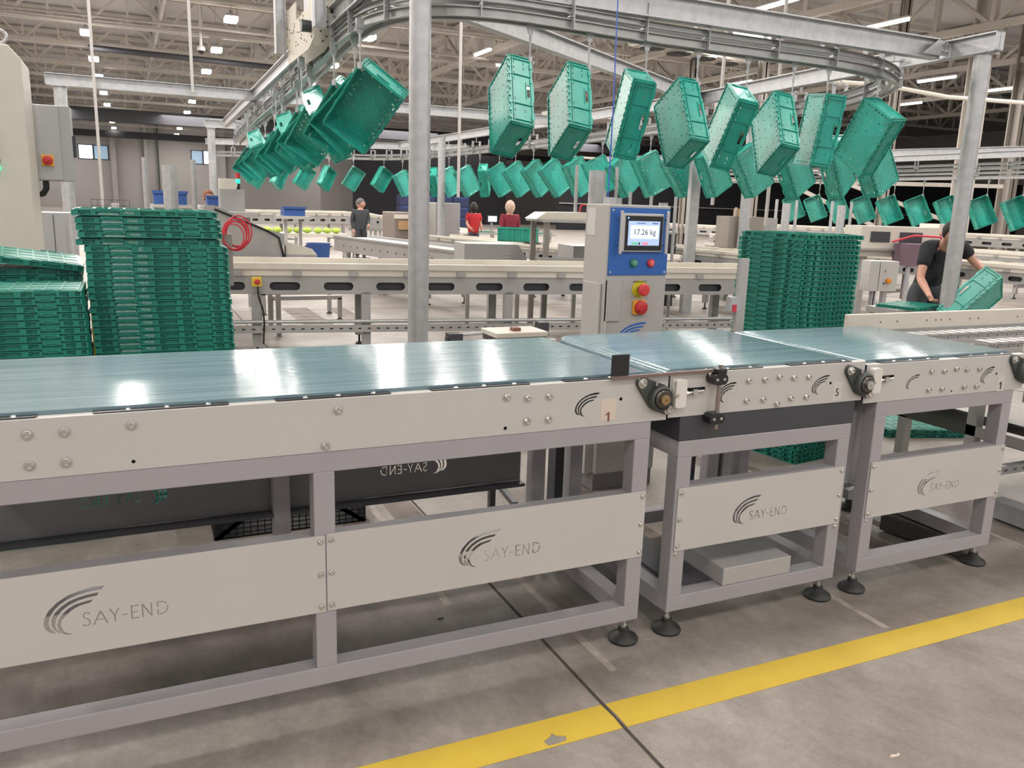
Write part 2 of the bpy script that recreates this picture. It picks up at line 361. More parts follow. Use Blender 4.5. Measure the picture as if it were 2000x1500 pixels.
for k, (x, y, z, L, rz) in enumerate([(17.8, 18.4, 7.5, 1.9, 0), (22.4, 18.4, 7.5, 1.6, 0), (32.9, 25, 7.5, 1.9, 0), (37.6, 25, 7.5, 1.9, 0), (38.8, 31.4, 7.5, 1.6, 0), (23.1, 25.1, 7.5, 1.4, 0), (13.6, 30.7, 7.5, 1.6, 0), (15.1, 24.3, 7.5, 1.8, PI/2), (16.1, 33.2, 7.5, 1.6, PI/2), (20.2, 22.2, 7.5, 1.6, PI/2), (6.6, 21.6, 6.6, 1.6, PI/2), (27, 31, 7.5, 1.6, 0), (33, 36, 7.5, 1.6, 0), (19, 39, 7.5, 1.6, PI/2)]):
    lb = ['white tube lamp at the very top edge above the near steel beam', 'white tube lamp above the joint of the two steel beams', 'white tube lamp seen between rail curve and right pillar', 'white tube lamp at the right edge beyond the right pillar', 'small white tube lamp just above the rightmost hanging crate', 'white tube lamp beside the fan cooler', 'short white tube lamp left of the first hanging crate', 'white tube lamp lying crosswise under the near rail', 'far crosswise tube lamp behind the first near crate', 'crosswise tube lamp seen through the gap above the rail', 'dim crosswise tube lamp at the upper left', 'far tube lamp left of the right pillar', 'far small tube lamp beyond the right loop', 'far small crosswise tube lamp in the middle of the roof'][k]
    t = thing('tube_lamp', lb, 'lamp', (x, y, z), 'tube lamps', rz)
    MB().cyl((0, -L/2, 0), (0, L/2, 0), .055, 10).build('tube', lampm, t)
    MB().box(-.09, .09, -L/2-.05, L/2+.05, .05, .1).build('housing', white, t)
    for e in (-L/3, L/3): MB().cyl((0, e, .1), (0, e, 2.15), .012, 6).build('suspension_rod', steel, t)

# fan cooler under the roof
fc = thing('fan_cooler', 'cream ceiling air cooler with four round black fans', 'cooler', (16.2, 22.9, 6.9), rz=.24)
MB().box(0, 5.9, -.1, 1.1, .35, 1.1).build('casing', cream, fc)
MB().prism([(0, .35), (5.9, .35), (5.6, .1), (.3, .1)], -.1, .9, 'xz').build('fan_plate', beige, fc)
for i in range(4):
    x = .9+i*1.38
    f = MB().lathe([(.50, .06), (.50, .09), (.42, .09), (.42, .06)], (x, .4, 0), 'z', 24).build('fan_ring', beige, fc)
    f2 = MB().lathe([(.45, .0), (.45, .03)], (x, .4, .035), 'z', 24).build('fan_grille', black, fc)
    b = MB()
    for q in range(5): b.bar((x, .4, .028), (x+.4*math.cos(q*1.257), .4+.4*math.sin(q*1.257), .028), .12, .01)
    b.build('fan_blade', dark, fc)
cu = thing('ceiling_unit', 'white box shaped air unit under the roof behind the near rail', 'air unit', (22.5, 25.5, 5.2)); MB().box(0, 3, 0, 1.5, 0, .8).build('casing', wallm, cu); MB().box(.3, 2.7, -.03, 0, .15, .6).build('grille', duct, cu)

# dome camera
dc = thing('dome_camera', 'small dark dome camera hanging from a roof pipe', 'camera', (2.9, 31.5, 6.6))
MB().cyl((0, 0, .2), (0, 0, 3.05), .05, 8).build('drop_pipe', white, dc); MB().lathe([(.14, .0), (.14, .12), (.05, .2)], (0, 0, 0)).build('housing', white, dc); MB().lathe([(.02, -.12), (.09, -.08), (.12, 0)], (0, 0, 0)).build('dome', black, dc, True)
# ================================================================ WEIGHING LINE IN THE FOREGROUND
ARC = [[(146, 103), (117, 104), (88, 99), (60, 90), (35, 75), (15, 56), (4, 35), (2, 18), (6, 5), (15, -4), (29, -10), (26, -4), (16, 6), (13, 20), (16, 37), (27, 54), (41, 68), (59, 79), (84, 88), (112, 93), (137, 94)],
       [(131, 87), (108, 85), (84, 81), (62, 74), (43, 62), (28, 47), (20, 32), (19, 15), (23, 2), (37, -11), (40, -9), (30, 2), (27, 13), (29, 26), (35, 39), (47, 53), (62, 63), (80, 71), (104, 76), (126, 78)],
       [(117, 70), (97, 67), (75, 63), (57, 53), (45, 42), (35, 27), (31, 13), (35, -1), (44, -14), (63, -18.5), (63, -17), (49, -10), (42, 2), (40, 13), (43, 25), (53, 36), (67, 48), (85, 57), (110, 62)]]
def ribbon(pts, w):
    L, R = [], []
    for i, p in enumerate(pts):
        a = pts[max(i-1, 0)]; b = pts[min(i+1, len(pts)-1)]
        dx, dy = b[0]-a[0], b[1]-a[1]; l = math.hypot(dx, dy); nx, ny = -dy/l*w/2, dx/l*w/2
        L.append((p[0]+nx, p[1]+ny)); R.append((p[0]-nx, p[1]-ny))
    return L+R[::-1]
def letters():
    s = 3.4; o = []
    o.append(ribbon([(107, 30), (103, 34.5), (98, 35.5), (93, 33), (91.5, 28), (94, 22), (100, 18), (105, 13), (106, 6), (103, 1), (98, -1), (93, .5), (90, 5)], s))
    o.append([(112, -2), (129.5, 36), (132.5, 36), (148, -2), (144.3, -2), (131, 30), (115.7, -2)])
    o.append([(123.5, 10), (138.5, 10), (137.3, 13.2), (124.8, 13.2)])
    o.append([(151, 36), (154.6, 36), (163.7, 19.5), (172.8, 36), (176.4, 36), (165.3, 16), (165.3, -2), (162, -2), (162, 16)])
    o.append([(180, 12.5), (194, 12.5), (194, 15.7), (180, 15.7)])
    o.append([(202, -2), (221, -2), (221, 1.3), (205.3, 1.3), (205.3, 15.5), (219, 15.5), (219, 18.7), (205.3, 18.7), (205.3, 32.7), (221, 32.7), (221, 36), (202, 36)])
    o.append([(228, -2), (231.3, -2), (231.3, 29), (249, -2), (252.6, -2), (252.6, 36), (249.3, 36), (249.3, 5), (231.6, 36), (228, 36)])
    o.append([(265, -2), (268.3, -2), (268.3, 14), (265, 14)])
    o.append([(265, 20), (268.3, 20), (268.3, 32.8), (276, 32.8), (283, 30), (287, 26), (289.5, 27.5), (284.5, 33), (276.5, 36), (265, 36)])
    o.append(ribbon([(290, 22), (290.6, 17), (289.5, 11), (286, 5), (281, 1), (275, -.3), (270, -.4)], 3.2))
    return o
LOGO = ARC+letters()
def place(polys, x, z, s=.001, mir=False):
    r = [[((x-a*s if mir else x+a*s), z+b*s) for a, b in p] for p in polys]
    return [p[::-1] for p in r] if mir else r
def disc(x, z, r, n=12): return [(x+r*math.cos(2*PI*i/n), z+r*math.sin(2*PI*i/n)) for i in range(n)]
def rrect(x0, x1, z0, z1, r=.02, n=6):
    o = []
    for cx, cz, a0 in ((x1-r, z1-r, 0), (x0+r, z1-r, PI/2), (x0+r, z0+r, PI), (x1-r, z0+r, 1.5*PI)):
        o += [(cx+r*math.cos(a0+PI/2*i/n), cz+r*math.sin(a0+PI/2*i/n)) for i in range(n+1)]
    return o
bolt_me = MB().lathe([(.0125, 0), (.0125, -.0015), (.0085, -.002), (.0085, -.007), (.0065, -.009), (.0052, -.009), (.005, -.005)], (0, 0, 0), 'y', 14).mesh('bolt'); bolt_me.materials.append(chrome)
def bolt(x, z, p, y=0, s=1, name='bolt'):
    o = bpy.data.objects.new(name, bolt_me); C.objects.link(o); o.parent = p; o.location = (x, y, z); o.scale = (s, s, s); return o
def foot(x, y, ztop, p):
    f = MB().cyl((x, y, .03), (x, y, ztop), .008, 10).cyl((x, y, .045), (x, y, .06), .014, 6).build('foot_screw', chrome, p)
    f2 = MB().lathe([(.052, 0), (.054, .008), (.050, .016), (.030, .028), (.020, .036), (.018, .050), (.0, .052)], (x, y, 0), 'z', 22).build('foot_pad', rubber, p, True)
YB = .80
def frame(p, x0, x1, zt, mids=(), zl=.155, t=.06, m_=None, shelf=True, zbot=.097):
    m_ = m_ or grey
    f = MB(); xs = [x0]+[q for q in mids]+[x1-t]
    for x in xs:
        for y in (0, YB-t): MB().box(x, x+t, y, y+t, zl-.001, zt-t+.001).build('leg', m_, p, bevel=.003)
        if x in (xs[0], xs[-1]):
            MB().box(x, x+t, t, YB-t, zt-t, zt).build('cross_beam', m_, p); MB().box(x, x+t, t, YB-t, zl-t, zl).build('cross_beam', m_, p)
    for y in (0, YB-t):
        MB().box(x0, x1, y, y+t, zt-t, zt).build('top_beam', m_, p, bevel=.003)
        MB().box(x0, x1, y, y+t, zbot, zl).build('bottom_beam', m_, p, bevel=.003)
    for a, c in zip(xs[:-1], xs[1:]): MB().box(a+t, c, .004, .05, .51, .566).build('panel_beam', m_, p)
def belt(p, x0, x1, z, y0=.032, y1=.772, r=.032):
    n = 8; prof = []
    for i in range(n+1): a = PI/2+PI*i/n; prof.append((x0+r+r*math.cos(a), z-r+r*math.sin(a)))
    for i in range(n+1): a = -PI/2+PI*i/n; prof.append((x1-r+r*math.cos(a), z-r+r*math.sin(a)))
    mb = MB().prism(prof, y0, y1, 'xz')
    return mb.build('belt', beltm, p, True)
def bearing(p, x, z, capm, rot=1):
    pts = []
    hull = [(-.068, .052, .020), (.040, -.044, .018), (0, 0, .046)]
    P = []
    for hx, hz, r in hull:
        for i in range(16): a = 2*PI*i/16; P.append((hx+r*math.cos(a), hz+r*math.sin(a)))
    P = sorted(set(P))
    def cr(o, a, b): return (a[0]-o[0])*(b[1]-o[1])-(a[1]-o[1])*(b[0]-o[0])
    lo = []
    for q in P:
        while len(lo) > 1 and cr(lo[-2], lo[-1], q) <= 0: lo.pop()
        lo.append(q)
    hi = []
    for q in reversed(P):
        while len(hi) > 1 and cr(hi[-2], hi[-1], q) <= 0: hi.pop()
        hi.append(q)
    H = [(x+a, z+b) for a, b in lo[:-1]+hi[:-1]]
    hm = mat('bearing_housing', (.055, .062, .058), .45, .2)
    bb = MB().prism(H, -.016, -.001, 'xz').lathe([(.044, -.016), (.042, -.034), (.034, -.04), (.034, -.03)], (x, 0, z), 'y', 28).build('bearing', hm, p, bevel=.001)
    MB().lathe([(.031, -.02), (.031, -.042), (.026, -.046), (.018, -.046)], (x, 0, z), 'y', 24).build('bearing_ring', mat('bearing_ring_dark', (.10, .09, .085), .3, .8), bb, True)
    MB().lathe([(.0165, -.03), (.0165, -.055), (.004, -.056), (.003, -.052)], (x, 0, z), 'y', 20).build('shaft_end', capm, bb, True)
    bolt(x-.068, z+.052, bb, -.015, 1.35); bolt(x+.040, z-.044, bb, -.015, 1.35)
    MB().cyl((x-.02, -.025, z+.043), (x-.02, -.025, z+.055), .004, 8).build('grease_nipple', chrome, bb)
def tensioner(p, x, z):
    MB().prism(rrect(x, x+.044, z-.048, z+.048, .01, 3), -.03, -.001, 'xz').build('guide_block', mat('white_plastic', (.62, .59, .54), .4), p, bevel=.003)
    bolt(x+.004, z-.004, p, -.03, .7)
    MB().cyl((x+.046, -.012, z-.004), (x+.125, -.012, z+.002), .0045, 10).cyl((x+.050, -.012, z-.004), (x+.060, -.012, z-.004), .009, 6).box(x+.078, x+.098, -.02, -.002, z-.010, z+.008).build('tension_screw', chrome, p)

def module(name, label, x0, x1, zb, zt, fx0, fx1, mids, panels, holes, bolts, bear, ten, box=None, rear=(), rlogo=(), cap=chrome):
    t = thing(name, label, 'conveyor')
    ftop = zb if box is None else box[0]
    frame(t, fx0, fx1, ftop-.001, mids)
    hs = []
    for kind, a, b, s in holes:
        if kind == 'arc': hs += place(ARC[:2] if s < .55e-3 else ARC, a, b, s)
        elif kind == 'dot': hs.append(disc(a, b, s))
        elif kind == 'slot': hs.append([(a, b), (a+.085, b), (a+.085, b+.013), (a, b+.013)])
    sp_ = holed('side_plate', [(x0, zb), (x1, zb), (x1, zt), (x0, zt)], hs, .003, white, t, y=-.003)
    MB().box(x0, x1, -.003, .030, zt-.001, zt+.0015).build('plate_flange', white, t, bevel=.001)
    MB().box(x0+.01, x1-.01, YB-.003, YB, zb, zt).box(x0+.01, x1-.01, .775, YB, zt-.002, zt).build('rear_plate', white, t)
    MB().box(x0+.02, x1-.02, .012, .765, zb+.004, zt-.035).build('belly_block', dark, t)  # dark box added to close the belly and block light
    belt(t, x0-.004, x1-.045, zt+.012)
    # black edge strips with screws
    k = 0; x = x0+.08
    while x < x1-.12:
        L = min(.32, x1-.06-x)
        MB().prism(rrect(x, x+L, .004, .034, .006, 2), zt+.0015, zt+.0045, 'xy').build('edge_strip', black, t)
        MB().prism(rrect(x, x+L, .772, .797, .006, 2), zt+.0005, zt+.0035, 'xy').build('edge_strip', black, t)
        for q in (.08, .17, .27):
            if q < L-.02:
                for yy in (.018, .785): MB().lathe([(.0075, 0), (.006, .003), (.002, .004)], (x+q, yy, zt+.004), 'z', 10).build('screw', chrome, t)
        x += L+.12
    for px_, pz_ in bolts: bolt(px_, pz_, t, -.003, 1.12)
    if bear: bearing(t, *bear, cap)
    if ten: tensioner(t, *ten)
    if box: MB().box(fx0-.002, fx1+.004, .0, YB, box[0], zb).build('load_cell_box', dark, t, bevel=.002)
    for (a, b, z0, z1, lx, lz, ls) in panels:
        pn = holed('skirt_panel', rrect(a, b, z0, z1, .006, 3), place(LOGO, lx, lz, ls), .003, white, t, y=-.0045)
        xs = (a+.014, b-.014) if fx1-fx0 > .9 and False else (a+.013, b-.013)
        for bx in xs:
            for q in (.018, (z1-z0)/2, z1-z0-.018): bolt(bx, z0+q, pn, -.0045, .75)
    for (a, b, z0, z1, lx, lz) in rear:
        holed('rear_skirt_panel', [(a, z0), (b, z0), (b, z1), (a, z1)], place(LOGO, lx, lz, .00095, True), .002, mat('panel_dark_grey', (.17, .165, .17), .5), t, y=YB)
        MB().box(a, b, YB-.05, YB-.002, z0-.012, z0).build('rear_panel_edge', dark, t)
    for x in [fx0+.04, fx1-.026]:
        for y in (.045, YB-.04): foot(x, y, .10, t)
    return t
m1 = module('belt_conveyor', 'long white belt conveyor at the left with two logo panels', -.62, 1.604, .8147, .963, -.62, 1.549, (.4335,),
    [(-.60, .4625, .333, .5685, -.248, .4105, .001), (.4665, 1.545, .335, .5715, .868, .413, .000965)],
    [('arc', 1.253, .861, .00062), ('dot', -.016, .836, .005), ('dot', 1.015, .835, .006), ('dot', 1.423, .898, .006)],
    [(-.242, .927), (-.163, .927), (-.243, .850), (-.165, .850), (-.015, .932), (.504, .932), (.468, .832), (1.017, .933), (1.087, .926), (1.161, .926), (1.087, .852), (1.161, .852)],
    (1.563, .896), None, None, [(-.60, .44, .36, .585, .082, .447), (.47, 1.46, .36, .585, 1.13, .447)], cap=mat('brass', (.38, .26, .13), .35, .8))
m2 = module('weighing_conveyor', 'short white weighing belt conveyor in the middle with a dark box under its belt', 1.612, 2.494, .820, .967, 1.668, 2.464, (),
    [(1.679, 2.451, .331, .563, 1.925, .407, .00087)],
    [('arc', 1.808, .866, .00058), ('arc', 2.238, .866, .00058), ('dot', 2.329, .895, .006), ('slot', 1.673, .905, 0)],
    [(1.942, .928), (2.015, .927), (2.080, .933), (2.147, .927), (1.941, .856), (2.015, .855), (2.081, .835), (2.143, .852), (2.218, .925), (2.216, .851)],
    (2.478, .888), (1.619, .906), (.732,))
m3 = module('belt_conveyor', 'short white belt conveyor at the right end of the line, next to the chain conveyor', 2.506, 3.43, .805, .953, 2.585, 3.385, (),
    [(2.594, 3.382, .330, .562, 2.87, .402, .00085)],
    [('arc', 2.726, .850, .00050), ('arc', 3.155, .850, .00058), ('dot', 3.252, .878, .006), ('dot', 2.992, .821, .005), ('slot', 2.57, .895, 0)],
    [(2.859, .910), (2.932, .908), (3.000, .913), (3.064, .907), (3.139, .906), (2.856, .836), (2.932, .835), (3.062, .835), (3.136, .833)],
    (3.405, .885), (2.516, .896), None)
for x in (1.691, 2.440): bolt(x, .318, m2, -.0, .75)
for x in (2.607, 3.372): bolt(x, .318, m3, -.0, .6)
# stickers with numbers
for x, z, tx, mm, lb, w_, tz in [(1.378, .868, '1', inkb, 'cream sticker with a brown number 1 on the long conveyor plate', .058, .842), (2.366, .862, '5', inkd, 'pale sticker with a dark number 5 on the weighing conveyor plate', .045, .857), (3.288, .838, '1', inkd, 'faint sticker with a number 1 on the right conveyor plate', .045, .826)]:
    st = MB().prism([(x-w_/2, z-.036), (x+w_/2, z-.036), (x+w_/2, z+.028), (x+w_/2-.01, z+.036), (x-w_/2, z+.034)], -.0037, -.003, 'xz').build('number_sticker', stick if w_ > .05 else mat('sticker_pale', (.53, .49, .455), .5)); tag(st, lb, 'sticker')
    if tx == '1': MB().prism([(x-.002, tz-.015), (x+.005, tz-.015), (x+.005, tz+.016), (x-.001, tz+.016), (x-.010, tz+.009), (x-.010, tz+.004), (x-.002, tz+.009)], -.0044, -.0037, 'xz').build('number', mm, st)
    else: text('number', tx, .042, (x, -.0042, tz), FR, mm, st)
# reflector on a bar clamped to the weighing conveyor
sb = thing('sensor_bracket', 'steel bar with clamps on the weighing conveyor carrying a square black plate', 'bracket')
MB().box(1.375, 1.441, -.012, -.009, .978, 1.046).build('sensor_plate', black, sb)
MB().bar((1.375, -.016, .972), (1.80, -.016, .976), .012, .010).build('cross_bar', mat('bar_steel_brown', (.22, .16, .14), .4, .5), sb)
MB().cyl((1.792, -.032, .775), (1.792, -.032, .998), .0075, 10).build('upright_rod', mat('rod_brown_steel', (.30, .25, .22), .35, .7), sb)
MB().box(1.775, 1.812, -.045, -.008, .966, .986).build('clamp', black, sb, bevel=.004)
for z in (.949, .812):
    c = MB().prism(rrect(1.756, 1.818, z-.019, z+.019, .018, 5), -.045, -.004, 'xz').build('clamp', black, sb, bevel=.004)
    for x in (1.773, 1.803): MB().lathe([(.006, 0), (.004, -.003)], (x, -.045, z), 'y', 10).build('clamp_screw', chrome, c)
# flat grey box on the lower beam of the weighing module
gb = MB().box(1.913, 2.235, .001, .30, .156, .226).build('junction_box', mat('box_grey', (.36, .345, .34), .4), None, bevel=.004); tag(gb, 'flat grey box lying on the bottom beam of the weighing conveyor', 'box')
# dark drip tray visible behind the weighing module
dt = thing('support_tray', 'dark steel tray on the floor between the weighing conveyor legs', 'tray'); MB().box(1.74, 1.90, .062, .73, .156, .166).build('tray_plate', dark, dt)
dt['label'] = 'dark flat tray on the bottom frame of the weighing conveyor'

# ---------------------------------------------------------------- chain conveyor at the right
cc = thing('chain_conveyor', 'grey chain conveyor with white guards leaving the line at the right', 'conveyor')
MB().box(3.29, 9.0, .842, .868, .928, 1.012).build('guard_rail', cream, cc, bevel=.003)
MB().box(3.445, 9.0, -.01, .03, .955, 1.02).build('guard_rail', cream, cc, bevel=.003)
MB().box(3.30, 9.0, .83, .845, .70, .93).build('side_plate', plate_g, cc)
MB().box(3.46, 9.0, -.005, .005, .74, .95).build('side_plate', plate_g, cc)
MB().box(3.46, 9.0, .03, .82, .84, .86).build('bed_plate', plate_g, cc)
chm = mat('chain_grey', (.40, .385, .375), .4, .3)
for yc, xs in ((.60, 3.46), (.33, 3.60)):
    q = xs; ch = MB(); ch2 = MB()
    while q < 6.5:
        ch.box(q, q+.066, yc-.035, yc+.035, .895, .938); ch.box(q+.006, q+.058, yc-.045, yc+.045, .938, .948); q += .074
    ch2.box(xs-.05, 9, yc+.05, yc+.062, .86, .925); ch2.box(xs-.05, 9, yc-.062, yc-.05, .86, .92)
    ch.build('chain', chm, cc); ch2.build('wear_strip', chm, cc)
for px_ in (3.52, 3.64, 3.86, 3.93, 3.97, 4.04, 4.2, 4.27, 4.6, 4.68): MB().lathe([(.006, 0), (.004, -.002)], (px_, .842, .968), 'y', 8).build('screw', mat('screw_brown', (.2, .15, .12), .4, .6), cc)
for x in (4.3, 6.3, 8.3):
    MB().box(x, x+.06, .0, .06, .06, .76).box(x, x+.06, .78, .84, .06, .72).box(x, x+.06, 0, .84, .3, .36).build('leg_frame', plate_g, cc)
    foot(x+.03, .03, .08, cc); foot(x+.03, .81, .08, cc)
ub = thing('floor_channel', 'dark steel channel crossing low behind the right conveyor', 'steel channel')
MB().bar((4.53, 1.7, .31), (4.53, -.3, .31), .06, .14).build('channel_web', mat('channel_dark_steel', (.13, .12, .11), .35, .6), ub); MB().bar((4.5, 1.7, .385), (4.5, -.3, .385), .10, .012).build('channel_flange', M['channel_dark_steel'], ub)
for y in (1.4, .1): MB().box(4.50, 4.56, y, y+.06, 0, .25).build('post', plate_g, ub)
st_ = holed('slotted_strut', [(3.0, .20), (4.6, .20), (4.6, .245), (3.0, .245)], [[(a, .216), (a+.03, .216), (a+.03, .228), (a, .228)] for a in [3.05+.075*i for i in range(20)]], .04, steel, y=.45); tag(st_, 'galvanised slotted strut low behind the right conveyor', 'strut')
st2 = thing('floor_rail', 'dark flat steel rail lying on the floor behind the right conveyor', 'rail'); MB().bar((3.32, .48, .05), (3.40, .10, .05), .13, .08).build('rail_body', mat('channel_dark_steel', (.1, .1, .1)), st2)
st3 = thing('floor_rail', 'grey floor rail running out of the frame at the right edge', 'rail'); MB().bar((4.0, .40, .06), (3.98, -.3, .06), .10, .09).build('rail_body', steel, st3)
# far side of the line: dark legs of the outfeed frame near the cabinet and a black pallet basket
for (x, y, lb) in [(1.66, .86, 'dark square post behind the gap between long and weighing conveyor'), (2.40, .92, 'dark square post behind the weighing conveyor, left one'), (2.56, .92, 'dark square post behind the weighing conveyor, right one')]:
    q = MB().box(x, x+.07, y, y+.07, 0, .9).build('support_post', dark); tag(q, lb, 'post')
db = MB().bar((1.56, 1.32, .2), (1.50, .92, .2), .025, .025).bar((1.56, 1.32, .2), (1.56, 1.32, 0), .03, .03).bar((1.50, .92, .2), (1.50, .92, 0), .03, .03).build('floor_bar', dark); tag(db, 'thin dark bar lying on low stubs behind the long conveyor', 'bar')
bk = thing('wire_basket', 'black plastic lattice basket on the floor behind the long conveyor', 'basket', (.62, 1.62, 0))
def lattice(p, n_, x0, x1, z0, z1, y, plane):
    b = MB()
    k = 22 if n_ else 14
    for i in range(k+1):
        x = x0+(x1-x0)*i/k; a, c = (x-.0025, x+.0025)
        b.box(a, c, y, y+.006, z0, z1) if plane == 'xz' else b.box(y, y+.006, a, c, z0, z1)
    for i in range(12):
        z = z0+(z1-z0)*i/11
        b.box(x0, x1, y, y+.006, z-.003, z+.003) if plane == 'xz' else b.box(y, y+.006, x0, x1, z-.003, z+.003)
    for s in (-1, 1):
        for q in (-.5, .5):
            if plane == 'xz': b.bar((x0+(x1-x0)*(.5+q), y, z0), (x0+(x1-x0)*.5, y, z1), .008, .02)
    b.box(x0, x1, y-.01, y+.016, z1-.02, z1) if plane == 'xz' else b.box(y-.01, y+.016, x0, x1, z1-.02, z1)
    return b.build('lattice_wall', black, p)
lattice(bk, 1, -.34, .34, .0, .24, -.17, 'xz'); lattice(bk, 1, -.34, .34, .0, .24, .20, 'xz'); lattice(bk, 0, -.17, .2, .0, .24, -.34, 'yz'); lattice(bk, 0, -.17, .2, .0, .24, .33, 'yz')
MB().box(-.34, .34, -.17, .2, .0, .008).build('basket_floor', black, bk)
MB().box(-.352, -.349, -.15, -.06, .08, .2).build('label', labelm, bk)

# ================================================================ WEIGHING CABINET
cb = thing('control_cabinet', 'light grey weighing control cabinet with a blue panel showing 17.26 kg', 'cabinet', (2.21, 1.43, 0))
MB().box(0, .372, .0, .235, .10, 1.520).build('housing', cabgrey, cb, bevel=.006)
MB().box(.0, .372, .02, .235, .0, .10).build('plinth', mat('plinth_grey', (.2, .19, .19), .5), cb)
MB().box(-.05, .0, .03, .22, .10, .32).build('foot_skirt', cabgrey, cb, bevel=.003)
MB().box(-.012, .0, .03, .20, .70, 1.12).build('side_box', cabgrey, cb, bevel=.003)
MB().box(.004, .09, -.012, 0, .93, 1.14).box(.004, .006, -.02, 0, .72, 1.14).build('cover_strip', cabgrey, cb)
bp_ = MB().box(.008, .366, -.006, -.0005, 1.165, 1.505).build('blue_panel', blue, cb, bevel=.001)
for x in (.022, .352):
    for z in (1.18, 1.49): bolt(x, z, bp_, -.006, .5)
ms = MB().box(.065, .315, -.024, -.006, 1.285, 1.478).build('display_bezel', chrome and mat('bezel_aluminium', (.55, .53, .52), .35, .5), cb, bevel=.003)
MB().box(.085, .310, -.0265, -.024, 1.292, 1.466).build('display_frame', black, ms)
scr = MB().box(.102, .292, -.0275, -.0265, 1.318, 1.440).build('screen', screenm, ms)
MB().box(.116, .284, -.0282, -.0275, 1.352, 1.418).build('screen_field', screenw, scr)
text('weight_text', '17.26 kg', .040, (.200, -.0286, 1.384), FR, inkd, scr)
MB().box(.125, .165, -.0284, -.0275, 1.322, 1.334).build('screen_button', mat('screen_green', (.1, .5, .3), .4, emis=(.2, .6, .4, .5)), scr)
MB().box(.190, .225, -.0284, -.0275, 1.322, 1.334).build('screen_button', mat('screen_red', (.8, .2, .3), .4, emis=(.9, .25, .35, .6)), scr)
MB().box(.168, .176, -.0284, -.0275, 1.322, 1.334).build('screen_icon', inkd, scr)
MB().box(.150, .205, -.0284, -.0275, 1.428, 1.432).box(.245, .28, -.0284, -.0275, 1.427, 1.433).build('screen_line', mat('screen_blue', (.15, .2, .5), .4), scr)
MB().lathe([(.004, 0), (.003, -.001)], (.100, -.0265, 1.455), 'y', 10).build('status_led', ledb, ms)
for x in (.052, .330):
    b = MB().box(x-.007, x+.007, -.045, -.033, 1.275, 1.49).build('guard_bar', M['bezel_aluminium'], cb, bevel=.002)
    MB().cyl((x, -.006, 1.32), (x, -.035, 1.32), .004, 8).cyl((x, -.006, 1.45), (x, -.035, 1.45), .004, 8).build('bar_spacer', chrome, b)
for x, mm in ((.158, gbtn), (.262, red)):
    b = MB().lathe([(.022, 0), (.022, -.008), (.017, -.012)], (x, -.006, 1.227), 'y', 20).build('push_button', mm, cb, True)
    MB().lathe([(.0155, -.011), (.0155, -.016), (.012, -.018)], (x, -.006, 1.227), 'y', 20).build('button_cap', mat('cap_'+mm.name, tuple(min(1, c*1.7+.08) for c in mm.diffuse_color[:3]) if False else ((.10, .30, .20) if mm == gbtn else (.72, .12, .12)), .4), b, True)
es = MB().lathe([(.046, 0), (.046, -.004)], (.208, 0, 1.092), 'y', 28).build('emergency_disc', mat('disc_yellow', (.62, .55, .03), .5), cb)
text('disc_text', 'EMERGENCY', .014, (.208, -.0046, 1.130), FR, inkd, es); text('disc_text', 'STOP', .014, (.196, -.0046, 1.055), FR, inkd, es)
MB().lathe([(.015, -.004), (.015, -.028)], (.208, 0, 1.092), 'y', 18).build('button_stem', black, es)
MB().lathe([(.018, -.026), (.030, -.034), (.032, -.050), (.026, -.057), (.0, -.059)], (.208, 0, 1.092), 'y', 26).build('emergency_button', mat('mushroom_red', (.62, .045, .05), .35), es, True)
ms2 = MB().prism(rrect(.170, .248, .960, 1.036, .008, 3), -.014, 0, 'xz').build('main_switch_plate', orange, cb, bevel=.002)
MB().lathe([(.036, -.014), (.034, -.034), (.022, -.038)], (.212, 0, .998), 'y', 24).build('main_switch', red, ms2, True)
MB().bar((.190, -.042, .985), (.234, -.042, 1.011), .012, .014).build('switch_handle', red, ms2)
for p_ in ARC: MB().prism([(.085+a*.00125, .808+b*.00105) for a, b in p_], -.0012, -.0004, 'xz').build('logo_print', mat('print_blue', (.025, .13, .45), .4), cb)
text('brand_text', 'SAY-END', .05, (.265, -.001, .800), FR, M['print_blue'], cb)
MB().box(-.0012, 0, .13, .21, 1.36, 1.50).build('rating_label', mat('label_white', (.55, .54, .50), .5), cb)
for z in (1.12, 1.02, .90): MB().lathe([(.005, 0), (.003, -.003)], (-.0002, .10, z), 'x', 8).build('cabinet_screw', chrome, cb)
cl = MB().box(.08, .13, .15, .19, 1.52, 1.555).build('gland_block', steel, cb)
bc = MB().tube([(2.20+.10, 1.60, 1.53), (2.215+.10, 1.62, 2.0), (2.225+.10, 1.65, 2.55), (2.235+.10, 1.66, 2.62)], .0035, 6).build('hanging_rope', bluetube); tag(bc, 'thin blue cord hanging vertically from the rail to the cabinet top', 'cord')

# sensor post behind the weighing belt
sp2 = thing('sensor_post', 'flat light grey post with a sensor behind the weighing conveyor belt', 'post', (2.665, .95, 0))
MB().box(.0, .052, 0, .02, 0, 1.284).build('post_plate', mat('post_grey', (.42, .40, .39), .4, .3), sp2)
MB().box(-.045, .01, -.01, .03, 1.035, 1.10).build('sensor_head', steel, sp2); MB().box(-.035, -.012, -.014, -.01, 1.03, 1.065).build('sensor_eye', redtube, sp2)

